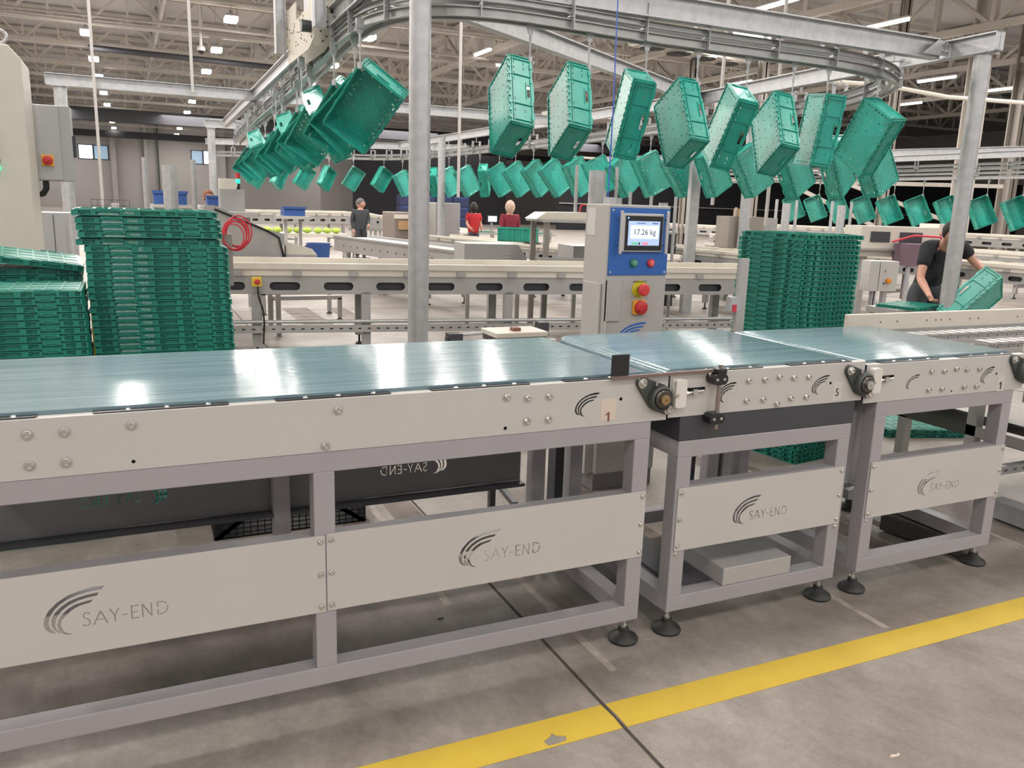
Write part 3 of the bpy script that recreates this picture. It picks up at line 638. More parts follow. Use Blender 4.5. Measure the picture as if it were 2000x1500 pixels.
# ================================================================ CRATES
def folded_proto(lab, logo):
    t = thing('folded_crate', lab, 'crate')
    b = MB(); L, W, H = .3, .2, .030
    b.box(-L+.012, L-.012, -W+.013, W-.013, .001, H-.002)
    b.box(-L, L, -W, W, .0, .0045); b.box(-L, L, -W, W, .0215, .0245)
    for s in (-1, 1):
        for x0, x1 in ((-.3, -.272), (-.225, -.205), (-.108, -.10), (-.045, -.025), (.055, .08), (.118, .13), (.205, .218), (.252, .275), (.292, .3)):
            b.box(x0, x1, *sorted((s*(W-.016), s*(W-.001))), .004, .0235)
        for x0, x1 in ((-.268, -.25), (-.098, -.085), (-.02, -.002), (.08, .094), (.236, .25)):
            for z in (.009, .015): b.box(x0, x1, *sorted((s*(W-.014), s*(W-.0008))), z, z+.0026)
        b.box(-.2, -.11, s*(W-.002)-.003, s*(W-.002)+.003, .024, .031) ; b.box(.13, .2, s*(W-.002)-.003, s*(W-.002)+.003, .024, .031)
        b.box(-.20, -.185, s*W-.004, s*W+.004, .018, .028); b.box(-.125, -.11, s*W-.004, s*W+.004, .018, .028); b.box(.135, .15, s*W-.004, s*W+.004, .018, .028); b.box(.185, .2, s*W-.004, s*W+.004, .018, .028)
        for y in [-.18+.04*i for i in range(10)]: b.box(*sorted((s*(L-.014), s*(L-.0006))), y, y+.006, .004, .0215)
        for y in (-.1, .02): b.box(*sorted((s*(L-.014), s*(L+.001))), y, y+.07, .009, .012)
        # frames round the recessed fields, handle lips
        for x0, x1 in ((-.205, -.108), (.13, .205)): b.box(x0, x1, *sorted((s*(W-.014), s*(W+.002))), .003, .0075); b.box(x0, x1, *sorted((s*(W-.014), s*(W-.004))), .0125, .0215)
        b.box(-.1, -.045, *sorted((s*(W-.014), s*(W-.0025))), .004, .0215)
    # ribbed top
    for i in range(9): b.box(-.28+.062*i, -.27+.062*i, -.19, .19, H-.002, H)
    for y in (-.15, -.05, .05, .15): b.box(-.28, .28, y-.003, y+.003, H-.002, H)
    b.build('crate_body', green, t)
    if logo:
        MB().box(-.195, -.112, -W-.0035, -W-.002, .003, .0115).build('label_strip', labelm, t)
        text('crate_logo', logo, .0150 if len(logo) > 1 else .021, (-.0725, -W+.0020, .013), FR, ink, t, sx=1.25)
    return t
ff = folded_proto('x', 'IFCO'); fC = folded_proto('x', 'C'); fn = folded_proto('x', None)
used = {id(ff): False}
first = {}
def fold(proto, x, y, z, rz, label, group, tilt=(0, 0)):
    M4 = Matrix.Translation((x, y, z)) @ Euler((tilt[0], tilt[1], rz)).to_matrix().to_4x4()
    if proto.name not in first:
        first[proto.name] = 1; proto.matrix_world = M4; proto['label'] = label; proto['group'] = group; return proto
    return dup(proto, M4, label, group)
# stack A (behind the belt, left of centre)
rnd = random.Random(3)
NA = 47
for i in range(NA):
    z = .0302*i; k = NA-1-i
    dx = rnd.uniform(-.004, .004); rz = rnd.uniform(-.006, .006)
    if k < 4: dx -= .025-.004*k
    elif k == 4: dx -= .022
    else: dx += .006+.0008*(k-5)
    if k == 0: dx -= .005
    pr = fC if k in (5, 11) else ff
    kind = 'folded green crate %s from the top of the stack with white lettering behind the belt' % ordw(k) if k < 24 else 'folded green crate hidden in the lower half of the stack with white lettering'
    if k == 0: kind = 'topmost folded green crate of the stack with white lettering behind the belt'
    o = fold(pr, .125+dx, 2.10+(.02 if k == 4 else 0), z+(.004 if k < 4 else 0)+(.004 if k < 1 else 0), rz, kind, 'folded crates in the stack with white lettering')
    if k == 4:
        for ch in o.children:
            pass
# stack B (left edge)
NB = 36
for i in range(NB):
    k = NB-1-i
    kind = 'folded green crate %s from the top of the low stack at the left edge' % ordw(k) if k < 9 else 'folded green crate hidden low in the stack at the left edge'
    fold(fn, -.478+rnd.uniform(-.003, .003)+.0012*k, 1.84, .0306*i, rnd.uniform(-.006, .006), kind, 'folded crates in the stack at the left edge')
# stack behind B
ND = 38
for i in range(ND):
    k = ND-1-i
    kind = 'dark green folded crate %s from the top of the pile behind the left edge stack' % ordw(k) if k < 4 else 'dark green folded crate hidden in the pile behind the left edge stack'
    fold(fn, -.50+rnd.uniform(-.01, .01), 2.36, .0302*i, rnd.uniform(-.01, .01), kind, 'folded crates in the pile behind the left edge stack')
fold(fn, -.50, 2.3, 1.185, .10, 'tilted light green folded crate lying on the pile at the left edge', 'loose folded crates', (.06, .13))
# stack C (right)
cx0, cy0 = 3.636, 1.444; aC = math.radians(98); ux, uy = math.cos(aC), math.sin(aC)
ccx, ccy = cx0+.3*ux+.2*uy, cy0+.3*uy-.2*ux
NCs = 46
for i in range(NCs):
    k = NCs-1-i
    kind = ('topmost folded green crate of the tall stack right of the control cabinet' if k == 0 else 'folded green crate %s from the top of the tall stack right of the control cabinet' % ordw(k) if k < 22 else 'bottom folded green crate of the tall stack right of the control cabinet' if i == 0 else 'second lowest folded green crate of the tall stack right of the control cabinet' if i == 1 else 'folded green crate hidden inside the tall stack right of the control cabinet')
    dx = rnd.uniform(-.004, .004)+(.02 if k == 0 else 0)
    fold(fn, ccx+dx, ccy, .0302*i, aC-PI+rnd.uniform(-.008, .008), kind, 'folded crates in the tall stack right of the cabinet')
# crate on the floor behind the right conveyor, standing on its side
fold(fn, 5.08, 1.80, .0, -.35, 'lower folded green crate on the floor seen through the right conveyor frame', 'folded crates on the floor')
fold(fn, 5.08, 1.80, .031, -.33, 'upper folded green crate on the floor seen through the right conveyor frame', 'folded crates on the floor')
for q in range(5): fold(fn, 4.47, 2.12, .0305*q, .5, '%s folded crate from the floor in the small pile seen beside the right conveyor' % ordw(q), 'folded crates in the small pile')

def open_proto():
    t = thing('open_crate', 'x', 'crate'); L, W, H = .3, .2, .2; z0 = -.1
    holes = []
    for s in (-1, 1):
        for i in range(10):
            x = -.265+.0525*i
            if i % 3 != 2: holes.append([(x, s*.178-.0045), (x+.026, s*.178-.0045), (x+.026, s*.178+.0045), (x, s*.178+.0045)])
            holes.append([(x+.032, s*.157-.010), (x+.041, s*.157-.010), (x+.041, s*.157+.010), (x+.032, s*.157+.010)])
        for i in range(6): holes.append([(s*.277-.0055, -.13+.045*i), (s*.277+.0055, -.13+.045*i), (s*.277+.0055, -.107+.045*i), (s*.277-.0055, -.107+.045*i)])
    for i in range(5):
        for j in range(3): holes.append(disc(-.2+.1*i+(.03 if j % 2 else 0), -.09+.09*j, .0075, 6))
    b = holed('base', [(-L+.004, -W+.004), (L-.004, -W+.004), (L-.004, W-.004), (-L+.004, W-.004)], holes, .004, green_lit, t, y=z0+.006, plane='xy')
    r = MB()
    for s in (-1, 1):
        r.box(-L+.004, L-.004, *sorted((s*(W-.006), s*(W-.0))), z0, z0+.014); r.box(*sorted((s*(L-.006), s*L)), -W+.004, W-.004, z0, z0+.014)
    for i in range(12): r.box(-.27+.046*i, -.258+.046*i, -W+.001, -W+.012, z0-.004, z0+.008); r.box(-.27+.046*i, -.258+.046*i, W-.012, W-.001, z0-.004, z0+.008)
    r.build('base_rim', green_lit, t)
    for s in (-1, 1):
        # long wall: slots, handle, ribs, tabs on the rim
        hl = [rrect(-.055, .055, .045, .068, .008, 2)]+[[(x, -.055), (x+.022, -.055), (x+.022, -.049), (x, -.049)] for x in (-.25, -.2, -.15, -.1, .08, .13, .18, .23)]+[[(x, .02), (x+.025, .02), (x+.025, .026), (x, .026)] for x in (-.25, -.2, .18, .225)]
        ol = [(-L+.006, z0+.012), (L-.006, z0+.012), (L-.006, .092), (.25, .092), (.24, .1), (.19, .1), (.18, .092), (.09, .092), (.08, .1), (-.08, .1), (-.09, .092), (-.18, .092), (-.19, .1), (-.24, .1), (-.25, .092), (-L+.006, .092)]
        lw = holed('long_wall', ol, hl, .004, green_lit, t, y=(W-.006 if s > 0 else -W+.002))
        rb = MB()
        yo = sorted((s*(W-.003), s*(W+.007)))
        rb.box(-L, L, *yo, .074, .082); rb.box(-L+.01, L-.01, *yo, z0+.012, z0+.022); rb.box(-L+.01, L-.01, *yo, -.068, -.063)
        for x in (-.296, -.27, -.13, .125, .264, .290): rb.box(x, x+.006, *yo, z0+.012, .08)
        for i in range(9): rb.box(-.27+.064*i, -.244+.064*i, *sorted((s*(W-.003), s*(W+.009))), z0, z0+.020)
        for x in (-.24, -.11, .09, .22): rb.box(x-.02, x+.02, *sorted((s*(W-.003), s*(W+.010))), .070, .088)
        rb.box(-.07, .07, *yo, .036, .041)
        rb.build('wall_ribs', green_lit, lw)
        # end wall
        he = [rrect(-.045, .045, .040, .066, .009, 2)]+[[(x, -.045), (x+.006, -.045), (x+.006, -.02), (x, -.02)] for x in (-.16, -.12, .115, .155)]
        oe = [(-W+.008, z0+.012), (W-.008, z0+.012), (W-.008, .092), (.12, .092), (.11, .1), (-.11, .1), (-.12, .092), (-W+.008, .092)]
        ew = holed('end_wall', oe, he, .004, green_lit, t, y=(L-.006 if s > 0 else -L+.002), plane='yz')
        eb = MB(); xo = sorted((s*(L-.003), s*(L+.007)))
        eb.box(*xo, -W, W, .074, .082); eb.box(*xo, -W+.01, W-.01, z0+.012, z0+.02)
        for y in (-.19, -.172, .166, .184): eb.box(*xo, y, y+.006, z0+.012, .08)
        eb.box(*xo, -.06, .06, .030, .036)
        eb.build('wall_ribs', green_lit, ew)
    return t
oc = open_proto(); oc_used = [False]
for ch in list(oc.children): pass
# hanger: trolley + rod + hook
hg = thing('crate_hanger', 'x', 'hanger')
MB().box(-.03, .03, -.012, .012, -.02, .05).prism([(-.035, 0), (.035, 0), (.015, -.06), (-.015, -.06)], -.006, .006, 'xz').build('trolley', steel, hg)
hrod = MB().cyl((0, 0, -.05), (0, 0, -1), .0075, 8)
hrm = hrod.build('hanger_rod', steel, hg, True)
hg_used = [False]
RM = {}
def rodmesh(L):
    k = round(L, 2)
    if k not in RM:
        me = MB().cyl((0, 0, -.05), (0, 0, -.30*min(1, k/.5)), .010, 8).cyl((0, 0, -.05), (0, 0, -k), .0055, 6).tube([(0, 0, -k), (0, .0, -k-.03), (.018, 0, -k-.045), (.034, 0, -k-.03), (.036, 0, -k-.01)], .0055, 6).cyl((0, 0, -k+.015), (0, 0, -k-.03), .019, 10).mesh('hanger_rod'); me.materials.append(steel); RM[k] = me
    return RM[k]
def hang(M3, pos, zr, lab, group, rodlab, rgroup, yoff=None):
    R = Matrix(M3).to_3x3() if not isinstance(M3, Matrix) else M3
    M4 = Matrix.Translation(pos) @ R.to_4x4()
    if not oc_used[0]:
        oc_used[0] = True; oc.matrix_world = M4; oc['label'] = lab; oc['group'] = group; o = oc
    else: o = dup(oc, M4, lab, group)
    best = max([M4 @ Vector((x, y, .082)) for x in (-.298, .298) for y in (-.12, .12)]+[M4 @ Vector((x, y, .082)) for x in (-.16, .16) for y in (-.198, .198)]+[M4 @ Vector((x, y, .08)) for x in (-.298, .298) for y in (-.198, .198)], key=lambda v: v.z)
    L = max(.12, zr-best.z-.0)
    if not hg_used[0]:
        hg_used[0] = True; h = hg; hg['label'] = rodlab; hg['group'] = rgroup
    else:
        h = hg.copy(); C.objects.link(h); h['label'] = rodlab; h['group'] = rgroup
        for ch in hg.children:
            c = ch.copy(); C.objects.link(c); c.parent = h
    h.location = (best.x, best.y, zr)
    for ch in h.children:
        if ch.name.startswith('hanger_rod'): ch.data = rodmesh(L)
    return best
def RR(*a): return Matrix((a[0:3], a[3:6], a[6:9]))
near = [(RR(.168, .003, .986, .511, -.856, -.085, .843, .518, -.145), (2.666, 3.664, 2.214)),
        (RR(.215, -.035, .976, .521, -.841, -.145, .826, .539, -.163), (3.175, 3.690, 2.217)),
        (RR(-.015, .334, .943, .363, .88, -.306, -.932, .337, -.134), (3.719, 3.675, 2.233)),
        (RR(.101, -.008, .995, .518, -.853, -.06, .849, .521, -.082), (4.270, 3.749, 2.208)),
        (RR(-.029, .331, .943, .487, .829, -.276, -.873, .451, -.185), (4.758, 3.743, 2.208)),
        (RR(.258, -.101, .961, .54, -.81, -.23, .801, .578, -.154), (5.285, 3.758, 2.187)),
        (RR(-.053, .355, .933, .131, .929, -.346, -.99, .104, -.096), (5.667, 3.627, 2.229)),
        (RR(.064, .095, .993, .571, -.82, .041, -.818, -.565, .107), (6.513, 3.845, 2.240))]
def ortho(R):
    x = R.col[0].normalized(); y = (R.col[1]-x*x.dot(R.col[1])).normalized(); z = x.cross(y)
    return Matrix((x, y, z)).transposed()
def chk(R):
    # keep opening axis: choose handedness so that col2 matches
    x = R.col[0].normalized(); z = (R.col[2]-x*x.dot(R.col[2])).normalized(); y = z.cross(x)
    return Matrix((x, y, z)).transposed()
bests = []
for k, (R, p) in enumerate(near):
    lb = ['leftmost crate of the near row hanging just right of the left round pillar', 'second crate of the near row, open side facing right', 'third crate of the near row, hanging with its long side upright', 'fourth crate of the near row, base tilted towards the camera above the cabinet', 'fifth crate of the near row, long dark side towards the camera', 'sixth crate of the near row, base facing left', 'seventh crate of the near row, upright with narrow base', 'rightmost big crate of the near row with its flat base facing the camera'][k]
    b = hang(chk(R), p, 2.79, 'open green '+lb, 'open crates in the near hanging row', 'thin steel hanger holding the %s crate of the near row' % ordw(k), 'hangers of the near row'); bests.append(b)

# left run
L1 = RR(-.344, .775, -.53, .639, -.221, -.737, -.688, -.592, -.419)
rl = random.Random(5)
ys = [4.565, 5.05, 5.52, 6.15, 6.78, 7.28, 7.8, 8.45, 9.1, 9.7, 10.35, 11.1, 12, 13, 14.2]
for k, y in enumerate(ys):
    R = chk(L1)
    if k in (3, 7, 11): R = Matrix.Rotation(-1.25, 3, 'Z') @ R
    elif k in (1, 5, 9, 12): R = Matrix.Rotation(.35, 3, 'Z') @ R @ Matrix.Rotation(.3, 3, 'X')
    elif k: R = Matrix.Rotation(rl.uniform(-.12, .15), 3, 'Z') @ R @ Matrix.Rotation(rl.uniform(-.1, .1), 3, 'Z')
    x = 1.80+(.012*k if k else 0)+.02*max(0, k-3)
    lb = 'largest open green crate of the left run, empty inside facing the camera' if k == 0 else 'open green crate hanging %s from the front in the receding left run' % ordw(k)
    if k == 11: x -= .12
    hang(R, (x, y, 2.224-.008*k), 2.79-.012*k, lb, 'open crates in the left hanging run', 'thin steel hanger %s from the front in the left run' % ordw(k), 'hangers of the left run')
# back run
B0 = RR(.527, -.834, -.165, .021, -.181, .983, -.85, -.522, -.078)
yb = [4.6, 5.3, 6.0, 6.75, 7.5, 8.2, 8.95, 9.7, 10.4, 11.1, 11.9, 12.6, 13.4, 14.2, 15.0, 15.9, 16.9, 17.9, 19.0, 20.1]
rb = random.Random(11)
def xb(y): return 7.45 if y < 5 else 7.62 if y < 6 else 7.62-.045*(y-6)
for k, y in enumerate(yb):
    R = chk(B0); R = Matrix.Rotation(rb.uniform(-.22, .22)+(.9 if k in (14, 17) else 0)-(.7 if k == 8 else 0), 3, 'Z') @ R @ Matrix.Rotation(rb.uniform(-.12, .12), 3, 'Z')
    zt = 2.70-.012*min(10, k)
    hang(R, (xb(y), y, 2.06-.004*k), zt, 'open green crate %s from the right in the receding row behind the near row' % ordw(k), 'open crates in the middle hanging row', 'thin steel hanger %s from the right in the receding middle row' % ordw(k), 'hangers of the middle row')
# crates turned open side to the camera at the far left end
EO = [(6.6, 20.9, .2), (5.95, 21.5, -.3), (5.3, 22.0, .5), (4.75, 22.4, .1), (4.15, 23.0, .6), (3.6, 23.4, -.2)]
for k, (x, y, a) in enumerate(EO):
    R = Matrix.Rotation(PI+a, 3, 'Z') @ chk(B0)
    hang(R, (x, y, 2.08), 2.62, 'small far open green crate, inside showing, %s one leftwards from the round pillar' % ordw(k), 'far open crates left of the pillar', 'thin steel hanger of the far crates left of the pillar, %s from the right' % ordw(k), 'hangers left of the pillar')
# far loop on the right
F0 = RR(-.435, -.878, -.202, .097, -.269, .958, -.895, .397, .202)
for k in range(14):
    y = 15.2-.78*k; x = 16.3
    R = chk(F0); R = Matrix.Rotation(2.35+rb.uniform(-.1, .1), 3, 'Z') @ R
    hang(R, (x, y, 1.66), 2.30, 'far open green crate of the right loop beyond the bending man, %s from the left' % ordw(k), 'open crates of the far right loop', 'thin hanger of the far right loop, %s from the left' % ordw(k), 'hangers of the far right loop')
for p_ in (ff, fC, fn, oc, hg): pass

# ================================================================ OVERHEAD RAIL
def smoothpath(ctrl, n=8):
    P = [Vector(c) for c in ctrl]; out = []
    for i in range(len(P)-1):
        p0 = P[max(i-1, 0)]; p1 = P[i]; p2 = P[i+1]; p3 = P[min(i+2, len(P)-1)]
        for j in range(n):
            t = j/n
            out.append(.5*((2*p1)+(-p0+p2)*t+(2*p0-5*p1+4*p2-p3)*t*t+(-p0+3*p1-3*p2+p3)*t**3))
    out.append(P[-1]); return out
def sweep(pts, prof, name, m, parent):
    mb = MB(); k = len(pts); n = len(prof); base = 0
    for i, p in enumerate(pts):
        d = pts[min(i+1, k-1)]-pts[max(i-1, 0)]; d.z = 0; d.normalize(); s = Vector((d.y, -d.x, 0))
        mb.v += [tuple(p+s*a+Vector((0, 0, b))) for a, b in prof]
    for i in range(k-1):
        for j in range(n): mb.f.append((i*n+j, i*n+(j+1) % n, (i+1)*n+(j+1) % n, (i+1)*n+j))
    mb.f.append(tuple(range(n))); mb.f.append(tuple((k-1)*n+j for j in range(n)))
    return mb.build(name, m, parent)
def track(label, ctrl, w=.05, nb=.75, name='overhead_rail', sub=8, hang_h=.34):
    t = thing(name, label, 'rail'); pts = smoothpath(ctrl, sub)
    for s in (-1, 1):
        c = s*w
        sweep(pts, [(c-.004*s, .0), (c+.030*s, .0), (c+.030*s, .006), (c+.002*s, .006), (c+.002*s, .062), (c+.030*s, .062), (c+.030*s, .068), (c-.004*s, .068)], 'lower_channel', steel2, t)
        sweep(pts, [(c-.004*s, .105), (c+.028*s, .105), (c+.028*s, .110), (c+.002*s, .110), (c+.002*s, .145), (c+.028*s, .145), (c+.028*s, .150), (c-.004*s, .150)], 'upper_channel', steel2, t)
    sweep(pts, [(-.016, .03), (.016, .03), (.016, .05), (-.016, .05)], 'drive_chain', chm, t)
    acc = 0; d = 0; br = []
    for a, b in zip(pts[:-1], pts[1:]):
        d += (b-a).length
        if d > nb:
            d = 0; dr = (b-a); dr.z = 0; dr.normalize(); s = Vector((dr.y, -dr.x, 0)); br.append((b.copy(), dr, s))
    for b, dr, s in br:
        q = MB()
        for e in (-1, 1):
            c = b+s*e*(w+.034); q.bar(c+Vector((0, 0, -.004)), c+Vector((0, 0, hang_h-.07)), .05, .007, dr)
        q.bar(b-s*(w+.04)+Vector((0, 0, hang_h-.09)), b+s*(w+.04)+Vector((0, 0, hang_h-.09)), .05, .006)
        q.cyl(b-s*(w+.05)+Vector((0, 0, .085)), b+s*(w+.05)+Vector((0, 0, .085)), .012, 8)
        q.cyl(b+Vector((0, 0, hang_h-.1)), b+Vector((0, 0, hang_h)), .010, 8)
        q.build('rail_bracket', steel, t)
    return t
ZR = 2.79
track('galvanised overhead double rail curving over the line and carrying the near crates',
      [(2.35, 17.5, 2.60), (2.1, 12.5, 2.68), (1.98, 8.5, 2.74), (1.86, 6.2, 2.78), (1.80, 5.0, ZR), (1.84, 4.25, ZR), (2.05, 3.82, ZR), (2.45, 3.64, ZR), (3.0, 3.64, ZR), (3.9, 3.72, ZR), (4.9, 3.74, ZR), (5.8, 3.74, ZR), (6.5, 3.84, ZR-.01), (7.1, 4.2, ZR-.03), (7.5, 4.9, ZR-.05), (7.62, 5.8, 2.70), (7.55, 8, 2.65), (7.40, 11.5, 2.60), (7.2, 15, 2.585), (7.05, 18, 2.585), (6.85, 20, 2.59), (6.3, 21.2, 2.6), (5.2, 22.1, 2.62), (3.6, 23.4, 2.62), (2.6, 24.2, 2.62)], nb=.62)
track('far overhead rail of the right loop above the far row of crates', [(16.3, 22, 2.33), (16.3, 15, 2.33), (16.3, 10, 2.33), (16.3, 4, 2.33)], name='overhead_rail', nb=1.5, sub=4)
track('second far overhead rail crossing behind the right pillar', [(14, 19, 2.45), (16.9, 12, 2.55), (17.3, 4, 2.65)], nb=1.5, sub=4)

def ibeam(label, p, q, z0, z1, w=.10, tw=.008, tf=.012, ends=True):
    t = thing('steel_beam', label, 'beam'); p = Vector((*p, 0)); q = Vector((*q, 0)); d = (q-p).normalized(); s = Vector((d.y, -d.x, 0))
    Z = lambda z: Vector((0, 0, z))
    b = MB(); b.bar(p+Z((z0+z1)/2), q+Z((z0+z1)/2), tw, z1-z0)
    b.build('web', steel, t)
    MB().bar(p+Z(z1-tf/2), q+Z(z1-tf/2), w, tf).build('top_flange', steel, t); MB().bar(p+Z(z0+tf/2), q+Z(z0+tf/2), w, tf).build('bottom_flange', steel, t)
    if ends: MB().bar(p+d*.004+Z(z0), p+d*.004+Z(z1), w, .008, d).bar(q-d*.004+Z(z0), q-d*.004+Z(z1), w, .008, d).build('end_plate', steel, t)
    return t
def pillar(label, x, y, z1, r=.07):
    t = thing('steel_pillar', label, 'pillar', (x, y, 0))
    MB().cyl((0, 0, .02), (0, 0, z1-.014), r, 36).build('pipe', steel, t, True)
    MB().box(-r-.05, r+.05, -r-.05, r+.05, 0, .02).build('base_plate', steel, t)
    MB().box(-r-.02, r+.02, -r-.02, r+.02, z1-.014, z1).build('cap_plate', steel, t)
    for a in (-1, 1): MB().cyl((a*(r+.03), a*(r+.03), .02), (a*(r+.03), a*(r+.03), .05), .01, 6).build('anchor_bolt', chrome, t)
    return t
pillar('thick round galvanised pillar left of the middle of the picture', 1.793, 3.18, 2.955)
pillar('round galvanised pillar at the right carrying the beam corner', 7.04, 3.16, 2.955)
ibeam('big galvanised beam running above the near crates', (1.55, 3.62), (6.99, 3.62), 2.955, 3.135)
ibeam('galvanised beam on top of the right pillar running into the hall', (7.05, 3.02), (7.42, 7.75), 2.955, 3.12)
ibeam('galvanised beam on top of the left pillar running into the hall', (1.79, 3.02), (1.79, 3.54), 2.955, 3.12)
ibeam('diagonal galvanised beam between the left rail curve and the far beam corner', (2.35, 4.35), (7.40, 7.75), 2.955, 3.12)
ibeam('galvanised beam along the left run of crates', (1.72, 4.2), (2.12, 17.5), 2.955, 3.12)
ibeam('far galvanised cross beam from the left post to the far beam corner', (-.9, 11.75), (7.3, 11.9), 2.955, 3.12)
ibeam('small far galvanised beam at the far end of the left run', (1.72, 17.8), (2.55, 17.8), 2.955, 3.12)
ibeam('galvanised beam over the far end of the middle row', (2.3, 24.3), (9.0, 20.5), 2.95, 3.12)
ibeam('galvanised beam of the middle row running into the hall', (7.42, 7.75), (7.15, 21), 2.955, 3.12)
ibeam('long far beam beyond the right pillar, upper one', (13.2, 20), (18.5, 4), 2.85, 3.0)
ibeam('long far beam beyond the right pillar, lower one', (15.6, 22), (16.0, 4), 2.72, 2.85)
pillar('round pillar under the left end of the far cross beam', -.72, 11.75, 2.955, .085)
pillar('slim round pillar at the far end of the left run', 1.85, 17.8, 2.955, .08)
pillar('round pillar behind the crates left of the cabinet top', 6.55, 15.9, 2.955, .08)
for (x, y, lb) in [(7.5, 7.9, 'flat galvanised post right of the cabinet, behind the near row'), (9.4, 9.0, 'mottled galvanised post behind the tall crate stack')]:
    q = MB().box(x, x+.16, y, y+.08, 0, 2.9).build('support_post', steel); tag(q, lb, 'post')
# gusset and bolted joint at the beam corner
gj = thing('beam_joint', 'bolted triangular joint plate where the two near beams meet', 'joint', (7.02, 3.6, 3.0))
MB().prism([(-.28, -.02), (.06, -.02), (.06, .11), (-.10, .11)], -.055, -.049, 'xz').build('gusset', steel, gj)
for a in (-.02, .035):
    for z in (.02, .08): MB().lathe([(.016, -.055), (.016, -.068), (.006, -.068)], (a, 0, z), 'y', 6).build('joint_bolt', chrome, gj)
# hanging threaded rods of the rail
for k, (x, y, z0) in enumerate([(1.05, 11.7, 3.0), (-.27, 11.4, .9), (5.27, 11.5, 1.6), (9.2, 8.2, 1.3), (8.6, 8.8, 1.6)]):
    q = MB().box(x-.02, x+.02, y-.02, y+.02, z0, 9.2).build('cable_drop', wallm)
    tag(q, ['thin white drop pole above the far cross beam', 'thin white drop pole with cables left of the pipes', 'thin white drop pole seen behind the first near crate', 'thin drop rod right of the big flat crate', 'thinner drop rod left of the right pillar'][k], 'drop pole')
# drive station above the left run
ds = thing('drive_station', 'cream bolted drive unit hanging over the left run of the rail', 'drive unit', (1.66, 5.45, 2.80))
MB().prism([(0, .06), (.25, 0), (1.25, 0), (1.25, .50), (.80, .50), (.80, .34), (.25, .34), (.25, .50), (0, .50)], -.075, -.065, 'yz').build('side_plate', mat('drive_cream', (.50, .46, .38), .5), ds)
MB().prism([(0, .06), (.25, 0), (1.25, 0), (1.25, .50), (.80, .50), (.80, .34), (.25, .34), (.25, .50), (0, .50)], .065, .075, 'yz').build('side_plate', M['drive_cream'], ds)
MB().box(-.065, .065, -.006, 0, .0, .36).build('front_plate', M['drive_cream'], ds)
rr = random.Random(2)
for i in range(26):
    y, z = rr.uniform(.04, 1.2), rr.uniform(.07, .32); MB().lathe([(.009, 0), (.007, -.004)], (-.0752, y, z), 'x', 8).build('plate_bolt', dark, ds)
for i in range(8):
    MB().lathe([(.009, 0), (.007, -.004)], (rr.uniform(-.05, .05), -.006, .04+.04*i), 'y', 8).build('plate_bolt', dark, ds)
MB().cyl((-.075, .12, .17), (-.16, .12, .17), .05, 14).build('motor', dark, ds); MB().cyl((.0, .3, .31), (.0, .55, .31), .06, 14).box(-.04, .04, .25, .6, .36, .6).build('gearbox', steel, ds)
for k, (x, y) in enumerate([(1.52, 6.75), (1.58, 5.2)]):
    q = MB().box(x-.05, x+.05, y-.008, y+.008, 2.9, 4.4).box(x-.05, x-.042, y-.05, y+.05, 2.9, 4.4).box(x+.042, x+.05, y-.05, y+.05, 2.9, 4.4).build('hanger_post', steel); tag(q, ['left vertical channel post beside the drive unit', 'right vertical channel post in front of the drive unit'][k], 'post')
ibeam('short upper beam above the drive unit', (1.9, 3.7), (1.98, 6.5), 3.16, 3.32)

